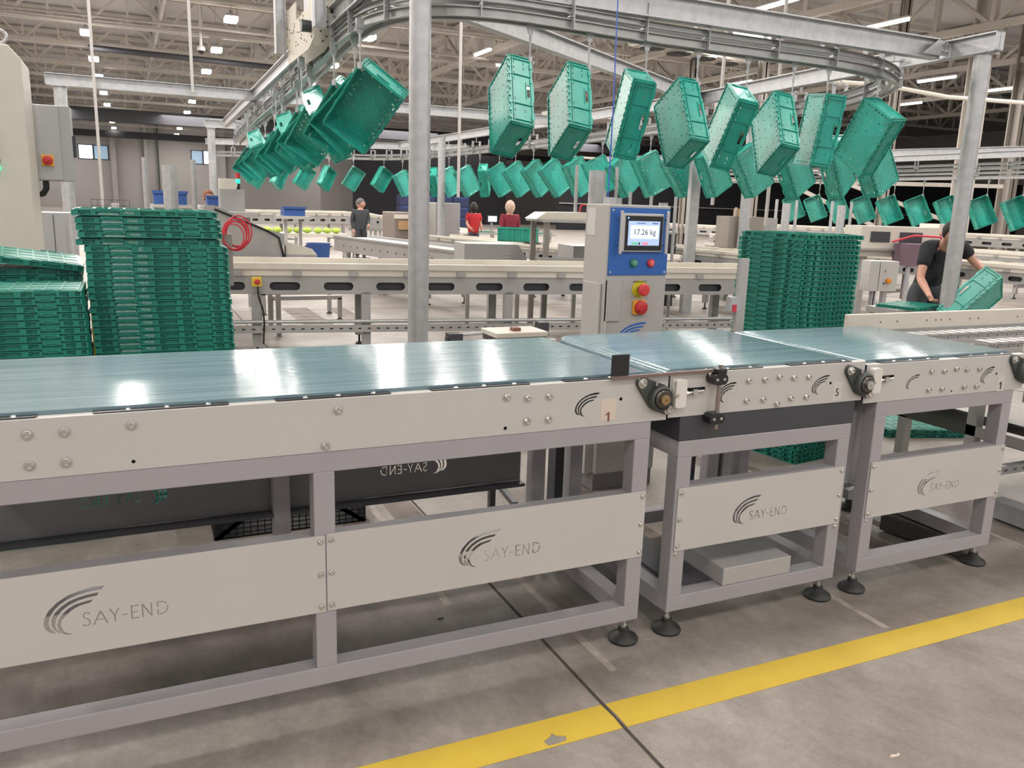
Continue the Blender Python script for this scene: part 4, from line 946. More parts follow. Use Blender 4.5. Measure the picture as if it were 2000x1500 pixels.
# ================================================================ CONVEYORS IN THE HALL
def conveyor(label, p, q, wdt, zt, ph=.16, gh=.10, slot=.40, sl=.17, leg=1.1, m=None, gm=None, beltmat=None, legw=.07, rail=False, drop=0, zt2=None, sz=.045, s0=None, legs=None):
    t = thing('conveyor', label, 'conveyor'); p = Vector((*p, 0)); q = Vector((*q, 0)); L = (q-p).length; d = (q-p)/L; a = math.atan2(d.y, d.x)
    slope = 0 if zt2 is None else math.atan2(zt2-zt, L)
    t.location = p; t.rotation_euler = (0, 0, a); m = m or plate_g; gm = gm or cream
    body = bpy.data.objects.new('conveyor_frame', None)
    def fin(o):
        if slope: o.rotation_euler = (0, -slope, 0); o.location = (0, 0, 0)
        return o
    z0 = zt-gh-ph if not slope else 0
    zz = z0 if not slope else zt-gh-ph
    h = []
    if slot:
        x = slot*.4 if s0 is None else s0
        while x+sl < L-.05:
            h.append(rrect(x, x+sl, zz+ph*.5-sz, zz+ph*.5+sz*.6, min(sz*.78, .037), 4)); x += slot
    for k, y in enumerate((0, wdt-.005)):
        o = holed('side_plate', [(0, zz), (L, zz), (L, zz+ph), (0, zz+ph)], h if (k == 0 or True) else [], .005, m, t, y=y)
        if slope: o.rotation_euler = (0, -slope, 0); o.location = (zz*0, 0, 0)
    def sl_(o):
        if slope: o.rotation_euler = (0, -slope, 0)
        return o
    sl_(MB().box(0, L, -.012, .035, zz+ph, zz+ph+gh*.55).box(0, L, -.028, .02, zz+ph+gh*.5, zz+ph+gh).build('guard_rail', gm, t, bevel=.006 if gh > .08 else 0))
    sl_(MB().box(0, L, wdt-.035, wdt+.012, zz+ph, zz+ph+gh*.55).box(0, L, wdt-.02, wdt+.028, zz+ph+gh*.5, zz+ph+gh).build('guard_rail', gm, t))
    sl_(MB().box(.02, L-.02, .04, wdt-.04, zz+ph*.85, zz+ph+gh*.3).build('conveyor_belt', beltmat or cream, t))
    sl_(MB().box(.02, L-.02, .06, wdt-.06, zz+.01, zz+ph*.85).build('slot_backing', dark, t))  # dark backing added to stand for the shade inside the slots
    if gh > .08:
        b = MB(); x = .15
        while x < L: b.box(x, x+.085, -.036, -.012, zz+ph+.005, zz+ph+gh*.42); x += .53
        sl_(b.build('guard_clip', plate_g, t))
    if leg:
        for x in (legs or [leg*.35+leg*i for i in range(60) if leg*.35+leg*i < L-.1]):
            zl = zt-gh-ph+(x*math.tan(slope) if slope else 0)
            for y in (.0, wdt-legw):
                MB().box(x, x+legw, y, y+legw, .10, zl+.02).build('leg', m, t)
                MB().cyl((x+legw/2, y+legw/2, .02), (x+legw/2, y+legw/2, .12), .012, 8).lathe([(.04, 0), (.04, .012), (.012, .03)], (x+legw/2, y+legw/2, 0), 'z', 12).build('foot', rubber, t)
            MB().box(x+.01, x+legw-.01, .0, wdt, .22, .28).build('cross_bar', m, t)
    if rail:
        holed('bottom_strip', [(0, .24), (L, .24), (L, .31), (0, .31)], [[(.1+.09*i, .27), (.13+.09*i, .27), (.13+.09*i, .283), (.1+.09*i, .283)] for i in range(int((L-.2)/.09))], .005, plate_g, t, y=-.05)
        MB().box(0, L, -.045, -.01, .305, .31).build('strip_flange', plate_g, t)
        MB().box(0, L, -.03, -.028, .245, .30).build('strip_backing', dark, t)
        MB().cyl((0, -.03, .345), (L, -.03, .345), .018, 10).build('bottom_pipe', steel, t)

    return t
conveyor('long white edged conveyor crossing behind the pillar and the cabinet, with oval slots', (-.307, 6.06), (7.5, 4.867), .75, .900, .170, .125, .50, .28, 1.62, legw=.085, rail=True, sz=.048, s0=.03, legs=[.3, 1.36, 2.39, 3.84, 5.2, 6.6])
conveyor('far high conveyor with small slots running behind the left stack of crates', (2.5, 22.8), (7.2, 25.3), .8, 1.12, .26, .14, .42, .2, 1.9)
conveyor('far conveyor sloping down to the right behind the man with the cap', (7.2, 25.3), (8.9, 21.6), .8, 1.12, .22, .12, .42, .2, 1.6, zt2=.72)
conveyor('roller conveyor running diagonally behind the round pillar', (3.45, 13.0), (4.15, 8.6), .7, .86, .22, .05, .3, .04, 1.5, gm=plate_g, sz=.02, beltmat=mat('roller_grey', (.42, .41, .40), .4, .4))
conveyor('curving slotted conveyor in front of the two women in red', (5.4, 13.9), (6.6, 7.6), .7, .87, .15, .09, .24, .12, 1.6, sz=.03)
conveyor('far slotted conveyor right of the cabinet', (20.5, 28), (22.5, 19), 1, .95, .25, .12, .6, .35, 2.5)
conveyor('white topped conveyor between cabinet and tall crate stack', (7.95, 10.3), (8.35, 6.2), .75, .92, .2, .1, .5, .25, 1.5)
conveyor('wide slotted conveyor behind the bending man', (11.0, 12.0), (12.6, 3.2), .7, .86, .16, .12, .42, .2, 1.2)
conveyor('second far slotted conveyor behind the bending man', (15, 17), (16.2, 4.5), .8, .9, .18, .12, .45, .22, 1.6)
conveyor('farthest slotted conveyor at the right edge below the far crates', (19, 20), (21, 6), .8, 1.15, .2, .12, .5, .25, 1.6)
# racks and bins in the middle distance
gt = thing('goods_table', 'long table with yellow green goods behind the feeder machine', 'table', (2.6, 17.5, 0))
MB().box(0, 2.2, 0, .9, .62, .70).build('table_top', cream, gt)
for a in (.05, 2.1): MB().box(a, a+.06, .1, .16, 0, .62).build('leg', plate_g, gt)
for i in range(9):
    q = MB().lathe([(.02, 0), (.09, .02), (.11, .07), (.08, .12), (.0, .14)], (0, 0, 0), 'z', 10).build('cabbage', mat('cabbage_green', (.34, .46, .06), .6, noise=.3, nscale=20), None, True)
    q.location = (2.75+.23*i, 17.7+.05*(i % 3), .70); tag(q, 'yellow green cabbage %s from the left on the goods table' % ordw(i), 'vegetable', 'cabbages on the goods table')
for k, (x, y) in enumerate([(3.7, 15.6), (2.35, 16.0)]):
    q = thing('waste_bin', ['dark blue round bin in front of the goods table', 'smaller dark blue bin left of the goods table'][k], 'bin', (x, y, 0))
    MB().lathe([(.20, .0), (.25, .55), (.27, .58), (.24, .58), (.19, .04)], (0, 0, 0), 'z', 18).build('bin_body', bluecr, q, True); MB().box(-.28, .28, -.02, .02, .5, .53).build('handle', dark, q)
rk = thing('roller_rack', 'upright rack of many grey rollers behind the diagonal conveyor', 'rack', (5.4, 19.5, 0)); rk.rotation_euler = (0, 0, -.2)
for i in range(14): MB().cyl((.12*i, 0, .35), (.12*i, 0, 1.0), .03, 8).build('roller', steel, rk)
MB().box(-.1, 1.7, -.05, .05, .3, .36).build('lower_rail', plate_g, rk); MB().box(-.1, 1.7, -.05, .05, .72, .8).build('upper_rail', plate_g, rk)
for a in (0, 1.6): MB().box(a, a+.06, 0, .06, 0, 1.0).build('leg', plate_g, rk)
for k, (x, y) in enumerate([(9.4, 22.3), (11.2, 21.8), (7.4, 20.2)]):
    q = thing('crate_table', ['table with flat green crates, left of the bright red top', 'second table with flat green crates behind the bright red top', 'table with flat green crates behind the grey capped person'][k], 'table', (x, y, 0)); MB().box(0, 1.4, 0, .7, .55, .62).build('table_top', plate_g, q)
    for a in (.05, 1.25): MB().box(a, a+.06, .1, .16, 0, .55).build('leg', plate_g, q)
    fold(fn, x+.4, y+.3, .62, 0, 'flat green crate lying on the %s far crate table' % ordw(k), 'crates on the far tables'); fold(fn, x+1.03, y+.3, .62, 0, 'flat green crate at the right on the %s far crate table' % ordw(k), 'crates on the far tables')
# emergency stop box
eb_ = thing('stop_box', 'yellow stop box with a red button on the crossing conveyor', 'stop button', (1.04, 5.80, .685))
MB().box(0, .085, -.05, 0, 0, .085).build('box_body', mat('box_yellow', (.70, .52, .04), .45), eb_, bevel=.003)
MB().lathe([(.024, -.05), (.026, -.07), (.018, -.08)], (.042, 0, .045), 'y', 18).build('button', red, eb_, True)
MB().tube([(.05, -.02, 0), (.055, -.03, -.1), (.09, -.03, -.22), (.10, -.02, -.34), (.09, 0, -.55)], .009, 6).build('cable', black, eb_)
# rod and fixtures near the cabinet base
rf_ = thing('clamped_rod', 'horizontal steel rod with black clamps in front of the crossing conveyor', 'rod')
MB().cyl((2.55, 4.55, .36), (3.30, 4.25, .44), .016, 10).build('rod', steel, rf_); MB().box(2.52, 2.64, 4.48, 4.60, .27, .38).build('clamp', dark, rf_); MB().box(3.25, 3.34, 4.2, 4.3, .38, .50).build('clamp', dark, rf_); MB().box(2.5, 2.54, 4.5, 4.56, 0, .35).build('stand', dark, rf_); MB().box(3.27, 3.31, 4.22, 4.28, 0, .42).build('stand', dark, rf_)
for k, (x, y) in enumerate([(1.93, 2.15), (4.42, 2.5)]):
    tt = thing('small_stand', ['low beige topped stand behind the belt left of the cabinet', 'low beige topped stand behind the belt right of the cabinet'][k], 'stand', (x, y, 0))
    MB().box(0, .34, 0, .24, .735, .765).build('top_plate', cream, tt, bevel=.004); MB().box(.01, .33, .01, .23, .70, .735).build('plate_frame', dark, tt)
    for a in (.02, .28):
        for b in (.02, .18): MB().box(a, a+.03, b, b+.03, 0, .70).build('leg', dark, tt)
    MB().box(.13, .18, .05, .1, .765, .785).build('sensor', inkb if k == 0 else dark, tt)
# feeder machine left centre
fm = thing('feeder_machine', 'grey feeder machine with a sloping side behind the left crate stack', 'machine', (.75, 7.0, 0))
MB().box(0, .78, 0, .7, .78, 1.0).build('body', plate_g, fm, bevel=.004); MB().prism([(0, 1.0), (.80, 1.0), (.80, 1.12), (.62, 1.16), (.1, 1.40), (0, 1.40)], .0, .012, 'xz').build('side_shield', plate_g, fm)
MB().box(.80, 1.15, 0, .7, .80, .90).build('outfeed', plate_g, fm); MB().prism([(.80, .90), (1.15, .90), (1.10, .96), (.80, 1.04)], .02, .05, 'xz').build('guard', cream, fm); MB().prism([(.80, .90), (1.15, .90), (1.10, .96), (.80, 1.04)], .6, .63, 'xz').build('guard', cream, fm)
MB().tube([(.1, -.02, 1.36), (.62, -.02, 1.15), (.74, -.02, 1.08), (.78, -.03, .9), (.78, -.04, .72)], .012, 6).build('cable', black, fm)
MB().tube([(.80, -.04, 1.0), (.80, -.05, .75), (.82, -.06, .70), (.9, -.06, .68), (1.05, -.06, .72), (1.12, -.05, .80)], .007, 6).build('cable', black, fm)
for a in (.04, .7):
    for b in (.03, .6): MB().box(a, a+.05, b, b+.05, 0, .78).build('leg', plate_g, fm)
lt = thing('low_table_frame', 'low grey metal frame standing on the floor under the feeder machine', 'frame', (1.55, 8.2, 0))
MB().box(0, .9, 0, .05, .26, .31).build('frame_bar', plate_g, lt); MB().box(0, .9, .6, .65, .26, .31).build('frame_bar', plate_g, lt)
for a in (0, .85):
    for b in (0, .6): MB().box(a, a+.05, b, b+.05, .03, .28).build('leg', plate_g, lt); MB().lathe([(.04, 0), (.04, .01), (.01, .03)], (a+.025, b+.025, 0)).build('foot', rubber, lt)
for k, (x, y, s) in enumerate([(3.75, 7.3, .8), (5.1, 7.0, .85)]):
    q = thing('motor_cover', ['grey louvered cover with a slanted end left of the tunnel frame', 'smaller grey louvered cover next to the tunnel frame'][k], 'machine cover', (x, y, 0)); q.rotation_euler = (0, 0, -.15)
    MB().prism([(0, .72), (s, .72), (s, .86), (s-.12, 1.02), (.0, 1.02)], 0, .6, 'xz').build('cover', mat('cover_grey', (.40, .39, .38), .45, .2), q); lv = MB()
    for i in range(5): lv.box(s-.30, s-.12, -.006, 0, .75+.035*i, .762+.035*i)
    lv.build('louver', wallm, q)
    for a in (.05, s-.1): MB().box(a, a+.05, .1, .15, 0, .72).build('leg', plate_g, q)
# tunnel frame with white top
tf = thing('tunnel_frame', 'tall metal frame with a white hood left of the cabinet', 'frame', (4.38, 6.4, 0)); tf.rotation_euler = (0, 0, -.2)
for a in (0, 1.1):
    for b in (0, .6): MB().box(a, a+.06, b, b+.06, 0, 1.32).build('post', mat('frame_brown_steel', (.25, .23, .21), .4, .4), tf)
MB().box(-.05, 1.25, -.05, .7, 1.32, 1.35).build('top_plate', plate_g, tf); MB().prism([(-.12, 1.35), (.62, 1.35), (.5, 1.44), (.0, 1.43)], -.03, .5, 'xz').build('hood', cream, tf)
MB().box(-.05, 1.2, -.01, .0, .78, .92).build('cross_plate', plate_g, tf)
for a in (.45, .95): MB().cyl((a, .3, 1.35), (a, .3, 1.98), .022, 8).build('guide_rod', steel, tf); MB().box(a-.05, a+.05, .25, .35, 1.35, 1.43).build('rod_block', white, tf)
MB().cyl((.72, .34, 1.35), (.72, .34, 1.93), .10, 14).build('air_cylinder', steel, tf)
MB().tube([(.5, .3, 1.42), (.52, .3, 1.52), (.6, .3, 1.53), (.64, .3, 1.42)], .012, 6).build('hose', redtube, tf)
for k, (x, y) in enumerate([(5.30, 6.35), (5.85, 6.20), (13.1, 12.0), (14.3, 11.6), (.55, 9.3)]):
    q = thing('lift_cylinder', ['lift cylinder with guide rods just above the cabinet top, left one', 'lift cylinder stub above the cabinet top, right one', 'lift cylinder with two rods in front of the far crates, left one', 'lift cylinder with two rods in front of the far crates, right one', 'group of upright steel rods behind the left stack'][k], 'lift cylinder', (x, y, 0))
    zt = [1.62, 1.58, 1.72, 1.72, 1.85][k]; s = 1 if k < 2 else 1.6
    MB().cyl((0, 0, .0), (0, 0, zt), .055*s, 14).build('cylinder', steel, q)
    for a in (-.22, .22): MB().cyl((a*s*.8, 0, .0), (a*s*.8, 0, zt+.08), .02*s, 8).build('guide_rod', steel, q)
    MB().box(-.3, .3, -.1, .1, 0, .05).build('base_plate', plate_g, q)
# boxes and machines at the right
kb = thing('knob_box', 'light grey control box with an orange knob behind the tall crate stack', 'control box', (7.72, 4.72, .66)); kb.rotation_euler = (0, 0, -.25)
MB().box(0, .36, 0, .18, 0, .345).build('housing', mat('box_light_grey', (.50, .49, .47), .45), kb, bevel=.004); MB().box(.12, .124, -.003, 0, .01, .335).build('door_gap', dark, kb)
MB().lathe([(.032, -.002), (.03, -.03), (.02, -.034)], (.24, 0, .12), 'y', 18).build('orange_knob', mat('knob_orange', (.75, .25, .02), .4), kb); MB().lathe([(.014, 0), (.012, -.015)], (.20, 0, .24), 'y', 12).build('lock', chrome, kb); MB().lathe([(.010, 0), (.009, -.008)], (.19, 0, .09), 'y', 12).build('black_button', black, kb)
MB().box(.10, .15, .06, .12, -.66, 0).box(.24, .29, .06, .12, -.66, 0).build('stand', steel, kb); MB().tube([(.1, .02, 0), (.08, 0, -.2), (.02, 0, -.35), (-.15, 0, -.4)], .007, 6).build('cable', black, kb)
mb_ = thing('metal_box', 'brown grey steel machine box above the tall crate stack', 'machine', (9.3, 9.2, 0)); mb_.rotation_euler = (0, 0, -.3)
MB().box(0, .62, 0, .6, .9, 1.43).build('housing', mat('box_brown_steel', (.30, .265, .23), .4, .3), mb_); MB().box(.62, .88, .05, .55, .9, 1.42).build('side_housing', plate_g, mb_)
MB().cyl((.18, .2, 1.43), (.18, .2, 1.58), .025, 8).cyl((.42, .2, 1.43), (.42, .2, 1.58), .025, 8).build('knob', white, mb_); MB().box(.22, .40, .1, .4, 1.43, 1.56).build('carton', boxm, mb_)
for a in (.28, .36): MB().lathe([(.018, 0), (.015, -.01)], (a, 0, 1.22), 'y', 10).build('button', ink, mb_)
for a in (.05, .5): MB().box(a, a+.08, .1, .5, 0, .9).build('leg', plate_g, mb_)
mb2 = thing('white_machine', 'white machine housing behind the bending man', 'machine', (10.2, 7.2, 0)); mb2.rotation_euler = (0, 0, -.4)
MB().box(0, 1.2, 0, .6, .9, 1.36).box(1.2, 1.6, 0, .6, .9, 1.42).build('housing', cream, mb2); MB().box(.15, .45, -.01, 0, 1.12, 1.28).box(.6, .95, -.01, 0, 1.12, 1.28).build('dark_window', dark, mb2); MB().box(-.2, 1.3, -.1, .5, 1.0, 1.03).build('shelf', plate_g, mb2)
for a in (.1, 1.4): MB().box(a, a+.08, .1, .5, 0, .9).build('leg', plate_g, mb2)
MB().box(.5, 1.3, -.5, -.05, .80, 1.12).build('purple_rack', mat('rack_mauve', (.16, .10, .13), .6), mb2); MB().tube([(.4, -.2, 1.14), (.7, -.25, 1.24), (1.1, -.25, 1.23), (1.2, -.2, 1.14)], .016, 8).build('hose', redtube, mb2)
for a in (.55, 1.2): MB().box(a, a+.05, -.45, -.40, 0, .8).build('rack_leg', steel, mb2)
for i in range(6):
    for j in range(2):
        q = MB().box(0, .34, 0, .3, .0, .17).build('crate_body', black); q.name = 'black_crate'; q.location = (7.18+.36*j, 8.8-.1*j, .19*i); tag(q, 'black plastic crate %s from the floor in the %s column right of the cabinet' % (ordw(i), ['left', 'right'][j]), 'crate', 'black crates right of the cabinet')
        MB().box(-.01, .35, -.01, .31, .17, .185).build('rim', dark, q)
# crates and goods on the conveyors
pcr = thing('open_crate', 'small green crate on the slotted conveyor beside the woman with the pale headscarf', 'crate', (6.35, 11.3, .87)); pcr.rotation_euler = (0, 0, -.5)
MB().box(-.35, .35, -.25, .25, 0, .02).box(-.35, .35, -.25, -.23, 0, .24).box(-.35, .35, .23, .25, 0, .24).box(-.35, -.33, -.25, .25, 0, .24).box(.33, .35, -.25, .25, 0, .24).build('crate_wall', green, pcr)
r_ = MB()
for x in (-.35, -.2, -.1, .08, .2, .33): r_.box(x, x+.015, -.26, -.25, 0, .24)
r_.box(-.36, .36, -.265, -.245, .22, .24).build('crate_ribs', green3, pcr)
for k, (x, y, z, s, mm, lb, rr_) in enumerate([(.45, 12.6, 1.33, .5, bluecr, 'blue crate left of the thin drop pole above the crate stack', 0), (1.28, 12.8, 1.32, .4, bluecr, 'tilted blue crate left of the grey stop lamp box', .1), (2.45, 12.3, 1.20, .35, bluecr, 'small blue crate right of the red hoses', 0)]):
    q = MB().box(0, s, 0, .35, 0, s*.42).build('crate_wall', mm); q.name = 'blue_crate'; q.location = (x, y, z); tag(q, lb, 'crate')
    MB().box(-.02, s+.02, -.02, .0, s*.34, s*.44).build('rim', mm, q)
    tt = MB().box(x-.1, x+s+.1, y-.1, y+.45, z-.05, z).box(x, x+.05, y, y+.05, 0, z-.05).box(x+s-.05, x+s, y+.3, y+.35, 0, z-.05).build('side_table', wallm); tag(tt, 'light grey side table under the '+lb.split(' above')[0].split(' left of')[0].split(' right of')[0]+(', left' if k == 0 else ', middle' if k == 1 else ', right'), 'table')
# white shelf with machine head and signal lamp
sh = thing('work_table', 'long white work table behind the stack with white lettering', 'table', (-.1, 9.6, 0))
MB().box(0, 1.75, 0, .6, 1.22, 1.29).build('table_top', wallm, sh)
for a in (.05, 1.6): MB().box(a, a+.06, .1, .16, 0, 1.22).build('leg', plate_g, sh)
MB().box(.35, .45, .1, .2, 1.29, 1.34).box(-.05, .05, .1, .2, 1.29, 1.36).build('block', white, sh)
gd = thing('signal_lamp', 'signal lamp with a lit green segment above a grey box', 'signal lamp', (1.42, 9.9, 1.29))
MB().box(-.22, .1, 0, .25, 0, .30).build('box_body', plate_g, gd); MB().cyl((.03, .1, .3), (.03, .1, .38), .028, 12).build('base', black, gd); MB().cyl((.03, .1, .38), (.03, .1, .44), .03, 12).build('green_segment', ledg, gd); MB().cyl((.03, .1, .44), (.03, .1, .52), .03, 12).build('red_segment', red, gd)
MB().prism([(-.22, .3), (0, .3), (.02, .36), (-.02, .44), (-.22, .44)], .05, .15, 'xz').build('cream_head', cream, gd)
rh = thing('hose_coil', 'coil of red air hoses beside the left crate stack', 'hoses', (.86, 5.3, 1.16))
for i in range(6):
    r = .085+.012*(i % 3); ph = rr.uniform(0, 1); pts = [(r*math.cos(a)+.01*i-.02, .012*i, r*1.25*math.sin(a)+.008*i) for a in [ph+2*PI*j/24*1.05 for j in range(25)]]
    MB().tube(pts, .006, 6).build('hose', redtube, rh)
MB().tube([(-.08, 0, .02), (-.2, .02, .1), (-.28, .02, .09)], .006, 6).build('hose', redtube, rh)
MB().box(-.12, -.03, .02, .10, -.42, .02).build('junction_box', mat('frame_brown_steel', (.25, .23, .21), .4, .4), rh)
MB().box(-.11, -.06, .03, .08, -1.16, -.40).build('stand', plate_g, rh)
bcb = MB().tube([(.62, 5.2, 1.0), (.66, 5.2, .9), (.69, 5.2, .75), (.68, 5.2, .6), (.62, 5.2, .45)], .008, 6).build('blue_cable', bluetube); tag(bcb, 'blue cable hanging down beside the right edge of the left crate stack', 'cable')

# ================================================================ LEFT EDGE CABINETS
cr_ = thing('tall_cabinet', 'tall cream cabinet with a lifting ring at the left edge', 'cabinet', (-1.35, 3.60, 0))
MB().prism([(0, 0), (.86, 0), (.86, 2.24), (.80, 2.31), (0, 2.31)], 0, .5, 'xz').build('housing', creamcab, cr_, bevel=.008)
MB().lathe([(.022, 0), (.022, .02)], (.755, .1, 2.31)).tube([(.755+.035*math.cos(2*PI*j/16), .1, 2.365+.035*math.sin(2*PI*j/16)) for j in range(17)], .009, 8).build('lifting_ring', steel, cr_, True)
for z, mm in ((1.82, dark), (1.74, dark), (1.66, dark)): MB().lathe([(.026, 0), (.024, -.02)], (.685, 0, z), 'y', 14).build('button', mm, cr_)
MB().lathe([(.02, 0), (.018, -.022)], (.69, 0, 1.615), 'y', 14).build('green_lamp', ledg, cr_)
gb_ = thing('switch_box', 'grey electrical box with a red and yellow rotary switch', 'electrical box', (-.585, 4.22, 1.56))
MB().box(0, .30, 0, .22, 0, .485).build('housing', mat('switchbox_grey', (.36, .36, .36), .45), gb_, bevel=.005)
MB().box(-.004, .232, -.02, 0, .004, .48).build('door', mat('switchbox_door', (.37, .37, .37), .45), gb_, bevel=.004)
pl = MB().box(.115, .185, -.028, -.02, .095, .165).build('switch_plate', orange, gb_); MB().lathe([(.031, -.028), (.029, -.045), (.02, -.048)], (.150, 0, .130), 'y', 22).build('rotary_switch', red, pl, True); MB().bar((.130, -.05, .122), (.170, -.05, .138), .010, .010).build('switch_handle', red, pl)
MB().tube([(.12, .1, 0), (.12, .1, -.05), (.10, .1, -.085), (.05, .1, -.10), (-.02, .1, -.10)], .02, 10).build('cable', black, gb_)
MB().box(.30, .32, .05, .14, .16, .30).build('side_clip', dark, gb_)
MB().box(.02, .06, .1, .14, -1.56, 0).build('stand', plate_g, gb_)
lc = thing('low_cabinet', 'low grey cabinet with a dark door gap behind the electrical box', 'cabinet', (-.80, 6.5, 0))
MB().box(0, .34, 0, .4, .0, 1.30).build('housing', mat('switchbox_door', (.37, .37, .37), .45), lc, bevel=.004); MB().box(.21, .216, -.004, 0, .05, 1.28).build('door_gap', dark, lc); MB().box(.32, .335, -.012, 0, .95, 1.2).build('latch', steel, lc)
wr_ = MB()
for i in range(7): wr_.box(-.30+.06*i, -.296+.06*i, 7.5, 7.504, 1.30, 1.42)
for z in (1.3, 1.36, 1.42): wr_.box(-.30, .06, 7.5, 7.504, z-.002, z+.002)
wr_.box(-.3, -.28, 7.5, 7.52, 0, 1.3).box(.04, .06, 7.5, 7.52, 0, 1.3)
q = wr_.build('wire_mesh', dark); tag(q, 'small dark wire mesh panel beyond the electrical box', 'mesh')
oy = MB().box(-.20, -.145, 2.62, 2.70, 1.30, 1.40).box(-.19, -.15, 2.64, 2.68, 0, 1.30).build('marker_box', orange); oy.name = 'orange_marker_box'; tag(oy, 'small orange box at the left side of the lettered crate stack', 'box')
for k, (x, y, w_, h_, lb, mm) in enumerate([(6.52, 16.2, 1.0, 1.5, 'grey machine housing right of the round pillar', plate_g), (5.75, 16.9, .95, 1.25, 'open machine with a cardboard carton behind the pillar', mat('machine_brown', (.22, .18, .15), .6))]):
    q = thing('machine', lb, 'machine', (x, y, 0)); w_ *= .62; MB().box(0, w_, 0, 1, .1, h_).build('housing', mm, q, bevel=.02); MB().box(.05, w_-.05, .05, .9, 0, .1).build('plinth', dark, q)
    if k: MB().box(.1, .4, -.05, 0, .85, 1.05).build('carton', boxm, q); MB().box(.0, w_, -.02, 0, 1.1, 1.2).build('band', cream, q)
bl = 0
for i in range(4):
    for j in range(3):
        q = MB().box(0, 1.1, 0, .8, 0, .62).build('crate_body', mat('crate_navy', (.012, .02, .07), .6)); q.name = 'navy_crate'; q.location = (15.5+1.15*i, 48, .65*j)
        MB().box(.1, 1.0, -.01, 0, .5, .54).build('rim', bluecr, q)
        tag(q, 'far navy crate %s from the floor in the %s column against the dark wall' % (ordw(j), ordw(i)), 'crate', 'far navy crates')

# ================================================================ PEOPLE
def figure(name, label, J, parts, loc=(0, 0, 0), head=None, hair=None, face=None):
    t = thing(name, label, 'person', loc)
    def skinm(nm, chain, m, parent, sub=2):
        # chain: dict id -> (pos, radius), edges
        V, E = chain; me = bpy.data.meshes.new(nm); ids = list(V)
        me.from_pydata([V[i][0] for i in ids], [(ids.index(a), ids.index(b)) for a, b in E], []); me.update()
        o = bpy.data.objects.new(nm, me); C.objects.link(o); o.parent = parent; me.materials.append(m)
        s = o.modifiers.new('skin', 'SKIN'); s.use_smooth_shade = True
        for i, k in enumerate(ids):
            r = V[k][1]; me.skin_vertices[0].data[i].radius = (r, r) if not isinstance(r, tuple) else r
        me.skin_vertices[0].data[0].use_root = True
        ss = o.modifiers.new('sub', 'SUBSURF'); ss.levels = sub; ss.render_levels = sub
        return o
    body = None
    for nm, V, E, m in parts:
        o = skinm(nm, (V, E), m, t if nm != 'hand_fingers' else body)
        if nm == 'body': body = o
    if head:
        c, r, (fx, fy, fz) = head; c = Vector(c); f = Vector((fx, fy, fz)).normalized(); uu = Vector((0, 0, 1)); sd = f.cross(uu).normalized(); uu = sd.cross(f)
        h = MB(); n1, n2 = 12, 16
        def hp(a, b):   # a: polar, b: azimuth
            x = math.sin(a)*math.cos(b); y = math.sin(a)*math.sin(b); z = math.cos(a)
            k = 1
            if z < 0: x *= 1-.22*(-z); y *= 1-.32*(-z)
            x2 = x*1.02; 
            if x > .55 and -.35 < z < .2 and abs(y) < .25: x2 += .16*(1-abs(y)/.25)
            if x > .4 and z < -.5: x2 += .10
            return c+(f*x2+sd*y*.80+uu*z*1.22)*r
        for i in range(n1+1):
            for j in range(n2): h.v.append(tuple(hp(PI*i/n1, 2*PI*j/n2)))
        for i in range(n1):
            for j in range(n2): h.f.append((i*n2+j, i*n2+(j+1) % n2, (i+1)*n2+(j+1) % n2, (i+1)*n2+j))
        for s in (-1, 1):
            h.lathe([(.0, -.01), (.028*r/.1, -.006), (.03*r/.1, .004), (.0, .012)], tuple(c+sd*s*.80*r+uu*(-.02)), 'x', 10)
        ho = h.build('head', skin, t, True); ho.modifiers.clear()
        for s in (-1, 1):
            e = c+f*.90*r+sd*s*.33*r+uu*.08*r; MB().lathe([(0, -.011*r/.1), (.011*r/.1, 0), (0, .011*r/.1)], tuple(e), 'z', 10).build('eye', inkd, ho)
        mo = c+f*.88*r-uu*.62*r; MB().bar(mo-sd*.26*r, mo+sd*.26*r, .02*r/.1, .01*r/.1).build('mouth', mat('lips', (.32, .10, .09), .6), ho)
        if hair:
            hm_, mode = hair; g = MB()
            for i in range(n1+1):
                for j in range(n2):
                    a = PI*i/n1; b = 2*PI*j/n2; p = hp(a, b)-c; lim = 1.0 if math.cos(b) > .45 else (1.9 if mode == 'short' else 2.6)
                    if mode == 'cap': lim = 1.15 if math.cos(b) > .2 else 1.7
                    if mode == 'scarf': lim = 1.0 if math.cos(b) > .6 else 3.2
                    k = 1.10 if a < lim else .9
                    if mode == 'scarf': k = 1.22 if a < lim else .9
                    g.v.append(tuple(c+p*k))
            for i in range(n1):
                for j in range(n2): g.f.append((i*n2+j, i*n2+(j+1) % n2, (i+1)*n2+(j+1) % n2, (i+1)*n2+j))
            go = g.build('cap' if mode == 'cap' else 'headscarf' if mode == 'scarf' else 'hair', hm_, ho, True); go.modifiers.clear()
            if mode == 'cap': MB().prism([(-.06, 0), (.06, 0), (.045, .07), (-.045, .07)], 0, .008, 'xy').build('cap_peak', hm_, go).location = tuple(c+f*.09-sd*0+uu*.05)
    return t
